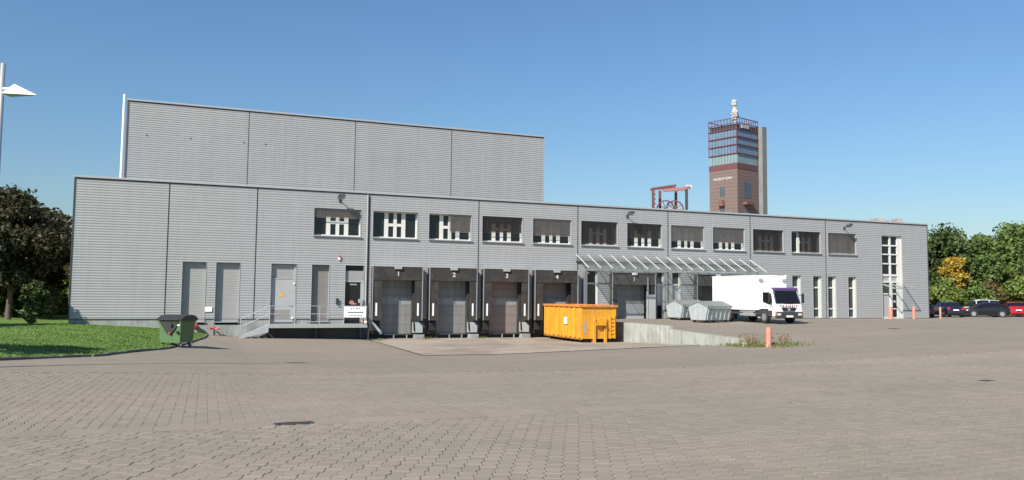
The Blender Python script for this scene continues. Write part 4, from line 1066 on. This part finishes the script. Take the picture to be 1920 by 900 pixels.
# left group
tree(-20.94, 5.3, 8.5, 3.1, 2.0, LF_bronze, 'bronze leaved tree with pale trunk at the far left edge of the picture', 20000, .17, .17, 'trees left of the warehouse', z=-.4)
tree(-19.95, 9.2, 7.7, 2.7, 2.1, LF_bronze, 'bronze leaved tree nearest the left corner of the warehouse', 12000, .17, .13, 'trees left of the warehouse', z=-.4)
tree(-23.4, 7.5, 8.8, 3.3, 2.0, LF_bronze, 'bronze leaved tree standing behind and left of the pale trunk', 11000, .19, .15, 'trees left of the warehouse', z=-.4)
tree(-20.3, 16.0, 5.6, 2.3, .8, LF_olive, 'olive brown low tree beyond the lawn by the warehouse corner', 7000, .17, .12, 'trees left of the warehouse', z=-.4)
tree(-24.5, 18, 8.5, 3.6, 1.6, LF_dark, 'dark green tree farthest back beyond the lawn at left', 9000, .22, .15, 'trees left of the warehouse', z=-.4)
tree(-26.8, -6.5, 9.0, 3.2, 2.2, LF_bronze, 'bronze tree outside the picture whose shadow falls on the lawn', 8000, .2, .16, 'trees left of the warehouse', z=-.4)
tree(-20.6, -24.4, 7.0, 2.2, 2.2, LF_bronze, 'small tree outside the picture at the lawn edge', 5000, .18, .13, 'trees left of the warehouse', z=-.3)
tree(-18.5, -1.2, 2.7, .75, .2, LF_dark, 'dark slender shrub right beside the left end of the warehouse', 2500, .11, .05, 'shrubs left of the warehouse', 'shrub', 12, z=-.35, cat='shrub')
for i, (x, y, h, r, m, lb) in enumerate(((-19.0, 6.4, 2.5, 1.2, LF_dark, 'dark green shrub between the bronze tree trunks'), (-21.6, 8.2, 2.7, 1.3, LF_dark, 'dark green shrub just behind the pale trunk at left'), (-22.6, 12.0, 2.9, 1.9, LF_dark, 'dark green shrub farther back beyond the pale trunk at left'), (-20.6, 13.0, 2.8, 1.6, LF_mid, 'mid green shrub below the bronze trees'), (-19.0, 14.5, 3.0, 1.4, LF_light, 'light green shrub beside the warehouse corner'), (-25.0, 13.5, 3.2, 2.2, LF_dark, 'dark shrub at the far left edge below the trees'))):
    tree(x, y, h, r, .15, m, lb, 4500, .15, .05, 'shrubs left of the warehouse', 'shrub', 16, z=-.35, cat='shrub')
# right group
RT = [(77.4, 23.0, 12.2, 4.6, LF_dark, 'tall dark green tree directly behind the right warehouse corner', 12000),
      (84.5, 27.0, 10.8, 4.2, LF_dark, 'dark green tree set back behind the yellow tree', 9000),
      (82.2, 21.2, 10.2, 4.2, LF_mid, 'mid green bushy tree right of the yellow tree', 11000),
      (84.2, 17.6, 11.6, 4.4, LF_mid, 'large mid green tree above the red car', 12000),
      (91.0, 22.0, 13.0, 4.8, LF_mid, 'tallest green tree at the right edge of the picture', 11000),
      (89.8, 15.5, 11.5, 4.4, LF_dark, 'dark green tree at the right edge above the dark grey car', 10000),
      (97.0, 14.0, 11.5, 4.6, LF_mid, 'green tree beyond the right edge of the parking row', 8000),
      (70.5, 25.0, 11.3, 3.8, LF_dark, 'dark green tree peeking over the warehouse roof corner', 8000)]
for x, y, h, r, m, lb, n in RT: tree(x, y, h, r, .8, m, lb, n, .30, .2, 'trees behind the parked cars', z=-.1, lobes=34)
tree(71.7, 16.3, 7.5, 1.6, .6, LF_yel, 'narrow yellow autumn tree among the green trees at right', 8500, .2, .1, 'trees behind the parked cars', z=-.1, lobes=44)
SH = [(66.6, 13.6, 3.9, 2.0, LF_light, 'light green shrub next to the warehouse corner at right'), (69.4, 12.0, 3.6, 2.1, LF_mid, 'green shrub below the yellow tree'), (72.6, 12.6, 3.6, 2.0, LF_olive, 'olive shrub behind the black car'),
      (75.4, 11.6, 4.6, 2.4, LF_light, 'light green shrub behind the white car'), (78.6, 10.6, 4.6, 2.4, LF_mid, 'green shrub behind the red car'), (82.0, 9.4, 5.0, 2.6, LF_dark, 'dark shrub behind the dark grey car'), (76.5, 15.5, 7.3, 2.9, LF_mid, 'tall green shrub between the yellow tree and the large green tree'), (64.6, 16.5, 4.6, 2.0, LF_dark, 'dark shrub close behind the warehouse corner'), (80.5, 14.0, 7.4, 3.0, LF_mid, 'tall green shrub below the large green tree')]
for x, y, h, r, m, lb in SH: tree(x, y, h, r, .15, m, lb, 5200, .22, .05, 'shrubs behind the parked cars', 'shrub', 20, z=-.1, cat='shrub')

# ------------------------------------------------------------ colliery tower far behind
tw = tag(empty('brick_tower', (0, 0, 0)), 'tall brick colliery tower with glazed steel upper floors behind the warehouse', 'tower')
R2 = Vector((.796, -.605, 0)); F2 = Vector((.605, .796, 0)); Nn = Vector((233.3, 269.3, 0))
be = math.radians(36); sz = 17.0
eL = (-math.cos(be)*R2+math.sin(be)*F2); eR = (math.sin(be)*R2+math.cos(be)*F2)
TM = Matrix(((-eL.x, eR.x, 0, Nn.x), (-eL.y, eR.y, 0, Nn.y), (0, 0, 1, 0), (0, 0, 0, 1)))   # local x from left corner (-17) to near corner (0), local y away along the right face
tw.matrix_world = TM
def brick_mat():
    m = bpy.data.materials.new('tower_brick'); m.use_nodes = True; n, l = m.node_tree.nodes, m.node_tree.links; b = n['Principled BSDF']; b.inputs['Roughness'].default_value = .9
    tc = n.new('ShaderNodeTexCoord'); mp = n.new('ShaderNodeMapping'); mp.inputs['Rotation'].default_value = (0, 0, 0); l.new(tc.outputs['Object'], mp.inputs[0])
    no = n.new('ShaderNodeTexNoise'); no.inputs['Scale'].default_value = .6; no.inputs['Detail'].default_value = 6; l.new(mp.outputs[0], no.inputs['Vector'])
    sx = n.new('ShaderNodeSeparateXYZ'); l.new(mp.outputs[0], sx.inputs[0])
    wv = n.new('ShaderNodeMath'); wv.operation = 'FRACT'; dv_ = n.new('ShaderNodeMath'); dv_.operation = 'MULTIPLY'; dv_.inputs[1].default_value = .55; l.new(sx.outputs[2], dv_.inputs[0]); l.new(dv_.outputs[0], wv.inputs[0])
    lt = n.new('ShaderNodeMath'); lt.operation = 'LESS_THAN'; lt.inputs[1].default_value = .16; l.new(wv.outputs[0], lt.inputs[0])
    m1 = n.new('ShaderNodeMix'); m1.data_type = 'RGBA'; l.new(no.outputs['Fac'], m1.inputs[0]); m1.inputs[6].default_value = (.135, .095, .083, 1); m1.inputs[7].default_value = (.19, .143, .126, 1)
    m2 = n.new('ShaderNodeMix'); m2.data_type = 'RGBA'; l.new(lt.outputs[0], m2.inputs[0]); l.new(m1.outputs[2], m2.inputs[6]); m2.inputs[7].default_value = (.115, .084, .075, 1)
    l.new(m2.outputs[2], b.inputs['Base Color']); return m
M_brick = brick_mat()
M_rsteel = mat('red_steel', (.125, .05, .06), .6, var=.15)
M_tglass = mat('tower_glass', (.13, .19, .26), .12, var=.2, scale=.5)
M_tglass2 = mat('tower_glass_pale', (.19, .26, .275), .25, var=.1, scale=.4)
M_tconc = mat('tower_concrete', (.20, .21, .205), .85, var=.15, scale=.2, streak=.2)
MB().box(-sz, 0, 0, sz, -5, 65.5).build('brick_wall', M_brick, tw)
MB().box(-sz-.15, .15, -.15, sz+.1, 65.5, 68.3).build('red_band', M_rsteel, tw)
MB().box(-sz+.3, -.3, .3, sz-.3, 68.3, 88).build('core', M_dsteel, tw)
lv = [(68.3, 73.0, M_tglass2), (73.4, 77.4, M_tglass), (77.8, 81.4, M_tglass), (81.8, 85.4, M_tglass)]
for za, zb, m in lv:
    n_ = 9
    for k in range(n_):
        xa = -sz+.1+k*(sz-.2)/n_; xb = xa+(sz-.2)/n_
        MB().box(xa+.1, xb-.1, .02, .2, za, zb-.1).build('pane', m, tw)
        MB().box(-.2, -.02, xa+sz+.1, xb+sz-.1, za, zb-.1).build('pane', m, tw)
    MB().box(-sz-.5, .5, -.5, sz+.2, zb-.1, zb+.34).build('floor_beam', M_rsteel, tw)
for k in range(10):
    x = -sz+k*sz/9; zl_ = 73 if k in (0, 9) else 85.7
    MB().box(x-.14, x+.14, -.45, -.17, zl_, 91).build('frame_post', M_rsteel, tw)
    if k: MB().box(.17, .45, x+sz-.14, x+sz+.14, zl_, 91).build('frame_post', M_rsteel, tw)
for z in (88.2, 90.8):
    b = MB(); b.box(-sz-.4, .4, -.5, -.2, z, z+.35); b.box(-sz-.4, .4, sz-.2, sz+.1, z, z+.35); b.box(.1, .4, -.2, sz-.2, z, z+.35); b.box(-sz-.4, -sz-.1, -.2, sz-.2, z, z+.35); b.build('cage_beam', M_rsteel, tw)
b = MB()
for k in range(5): b.box(-sz+1+k*3.6, -sz+3.4+k*3.6, 3, 9, 86, 87.6+k % 2)
b.build('roof_plant', M_trim, tw)
# lettering on the left face
o = link('lettering', text_mesh('NORDSTERN', 1.9, .05, bold=.0), M_num, tw); o.location = (-sz/2-.3, -.08, 61.0); o.rotation_euler = (math.pi/2, 0, 0)
for za, zb in ((52, 57), (37, 46), (30, 36)):
    for xa in (-10.6, -9.0): MB().box(xa, xa+1.4, -.06, .02, za, zb).build('window', mat('tower_window', (.075, .085, .10), .2, var=.2), tw)
for ya in (5.2, 8.2): MB().box(-.02, .06, ya, ya+2.7, 51, 59).build('window', mat('tower_window', (.075, .085, .10), .2, var=.2), tw)
MB().box(-.02, .06, 5, 11, 28, 44).build('window', mat('blue_grey_panel', (.13, .15, .17), .4, var=.2), tw)
b = MB(); b.prism([(-10.8, 47.2), (-7.4, 47.2), (-8, 50.2), (-10.2, 50.2)], 'y', -1.6, 0); b.build('oriel', mat('oriel_red', (.16, .075, .058), .7), tw)
b = MB(); b.box(.02, 2.4, 4.5, 11.5, 47.6, 49.0); b.build('balcony', MC['oriel_red'], tw)
MB().box(-3.0, 2.7, sz+.25, sz+4.0, -5, 88.3).build('lift_shaft', M_tconc, tw)
MB().box(-2.0, .3, sz+.0, sz+.25, -5, 86).build('shaft_gap', M_dsteel, tw)
# plain pale rooftop figure-like stack (generic stand-in)
st_ = tag(empty('rooftop_pillar', tuple(TM @ Vector((-sz/2+1.0, sz/2, 86.0)))), 'white knobbly pillar standing on the tower roof', 'pillar')
M_pale = mat('pale_weathered', (.40, .40, .38), .7, var=.3, scale=.8)
for z, r, h, dx in ((0, 1.35, 3.2, 0), (3.2, 1.15, 3.0, .15), (6.2, 1.5, 2.4, -.1), (8.6, 1.75, 3.0, .15), (11.6, 1.0, 2.0, 0), (13.6, 1.45, 3.0, -.15)):
    b = MB(); b.tube((dx, 0, z), (dx, 0, z+h), r, r*.8, n=9)
    for q_ in range(5): a_ = q_*1.3+z; b.sphere((dx+r*.7*math.cos(a_), r*.7*math.sin(a_), z+h*(.2+.15*q_)), r*.5, 8)
    b.build('drum', M_pale, st_)
MB().tube((1.6, 0, 9.5), (2.3, 0, 7.8), .45, .4).build('bracket', M_dsteel, st_)

# ------------------------------------------------------------ red winding headframe
hf_ = tag(empty('headframe', (170.0, 231.0, 0), -.36), 'red steel winding headframe with wheels showing above the warehouse roof', 'headframe')
M_hf = mat('headframe_red', (.15, .05, .048), .6, var=.2, scale=.5)
for (x, y) in ((-7.0, 0), (-3.2, 5), (3.6, 5), (7.0, 0)):
    b = MB(); b.box(x-.5, x+.5, y-.5, y+.5, -2, 46.5); b.build('leg', M_hf if x < -5 else M_dsteel if x > 5 else M_hf, hf_)
for z in range(34, 47, 2): MB().box(-7.5, -6.0, -.55, -.5, z, z+.6).build('lattice', M_hf, hf_)
b = MB(); b.bar((-7.6, 0, 46.6), (2.6, 0, 48.2), .7, .8); b.bar((-7.4, 5, 46.9), (3.5, 5, 48.0), .7, .6); b.build('roof_girder', M_hf, hf_)
b = MB(); b.bar((-3.0, -.6, 45.9), (8.5, -.6, 47.4), .8, .9); b.bar((-2, 3, 46.2), (7.5, 3, 46.8), .7, .8); b.build('crane_girder', mat('headframe_pink', (.32, .17, .16), .6, var=.15), hf_)
MB().box(6.5, 9.0, -1, 1, 46.9, 48.3).build('crane_cab', mat('pale_cab', (.55, .5, .46), .6), hf_)
for x, y in ((-1.6, 1.0), (2.4, 1.6)):
    r = 3.6; wl = MB()
    for k in range(28):
        a0, a1 = 2*math.pi*k/28, 2*math.pi*(k+1)/28
        wl.bar((x+r*math.cos(a0), y, 38.2+r*math.sin(a0)), (x+r*math.cos(a1), y, 38.2+r*math.sin(a1)), .5, .45, upv=(0, 1, 0))
    for k in range(10):
        a0 = 2*math.pi*k/10; wl.bar((x, y, 38.2), (x+r*math.cos(a0), y, 38.2+r*math.sin(a0)), .25, .25, upv=(0, 1, 0))
    wl.tube((x, y-.5, 38.2), (x, y+.5, 38.2), .9, n=12); wl.build('winding_wheel', M_hf, hf_)
b = MB(); b.box(-5, 5.5, -1, 3.5, 35.0, 36.2); b.build('platform', M_hf, hf_)

# ------------------------------------------------------------ distant house roofs over the right roof edge
dh = tag(empty('distant_building', (192.0, 140.0, 0), -.37), 'distant pale red building showing just above the right end of the warehouse roof', 'building')
M_dh = mat('distant_plaster', (.38, .33, .31), .8, var=.2, scale=.3)
MB().box(-6.5, 6.5, 0, 10, -1, 25.6).build('wall', M_dh, dh)
for x0_, x1_, h_ in ((-6.3, -4.2, 26.9), (-2.0, 0.4, 27.6), (1.8, 2.6, 26.9), (4.4, 6.2, 27.5)): MB().box(x0_, x1_, 1, 6, 25.6, h_, .1).build('roof_block', mat('distant_roof', (.33, .29, .27), .8, var=.25, scale=.6), dh)
for k in range(4): MB().box(-5.6+k*3.1, -4.0+k*3.1, -.05, .05, 21, 24).build('window', M_tglass, dh)
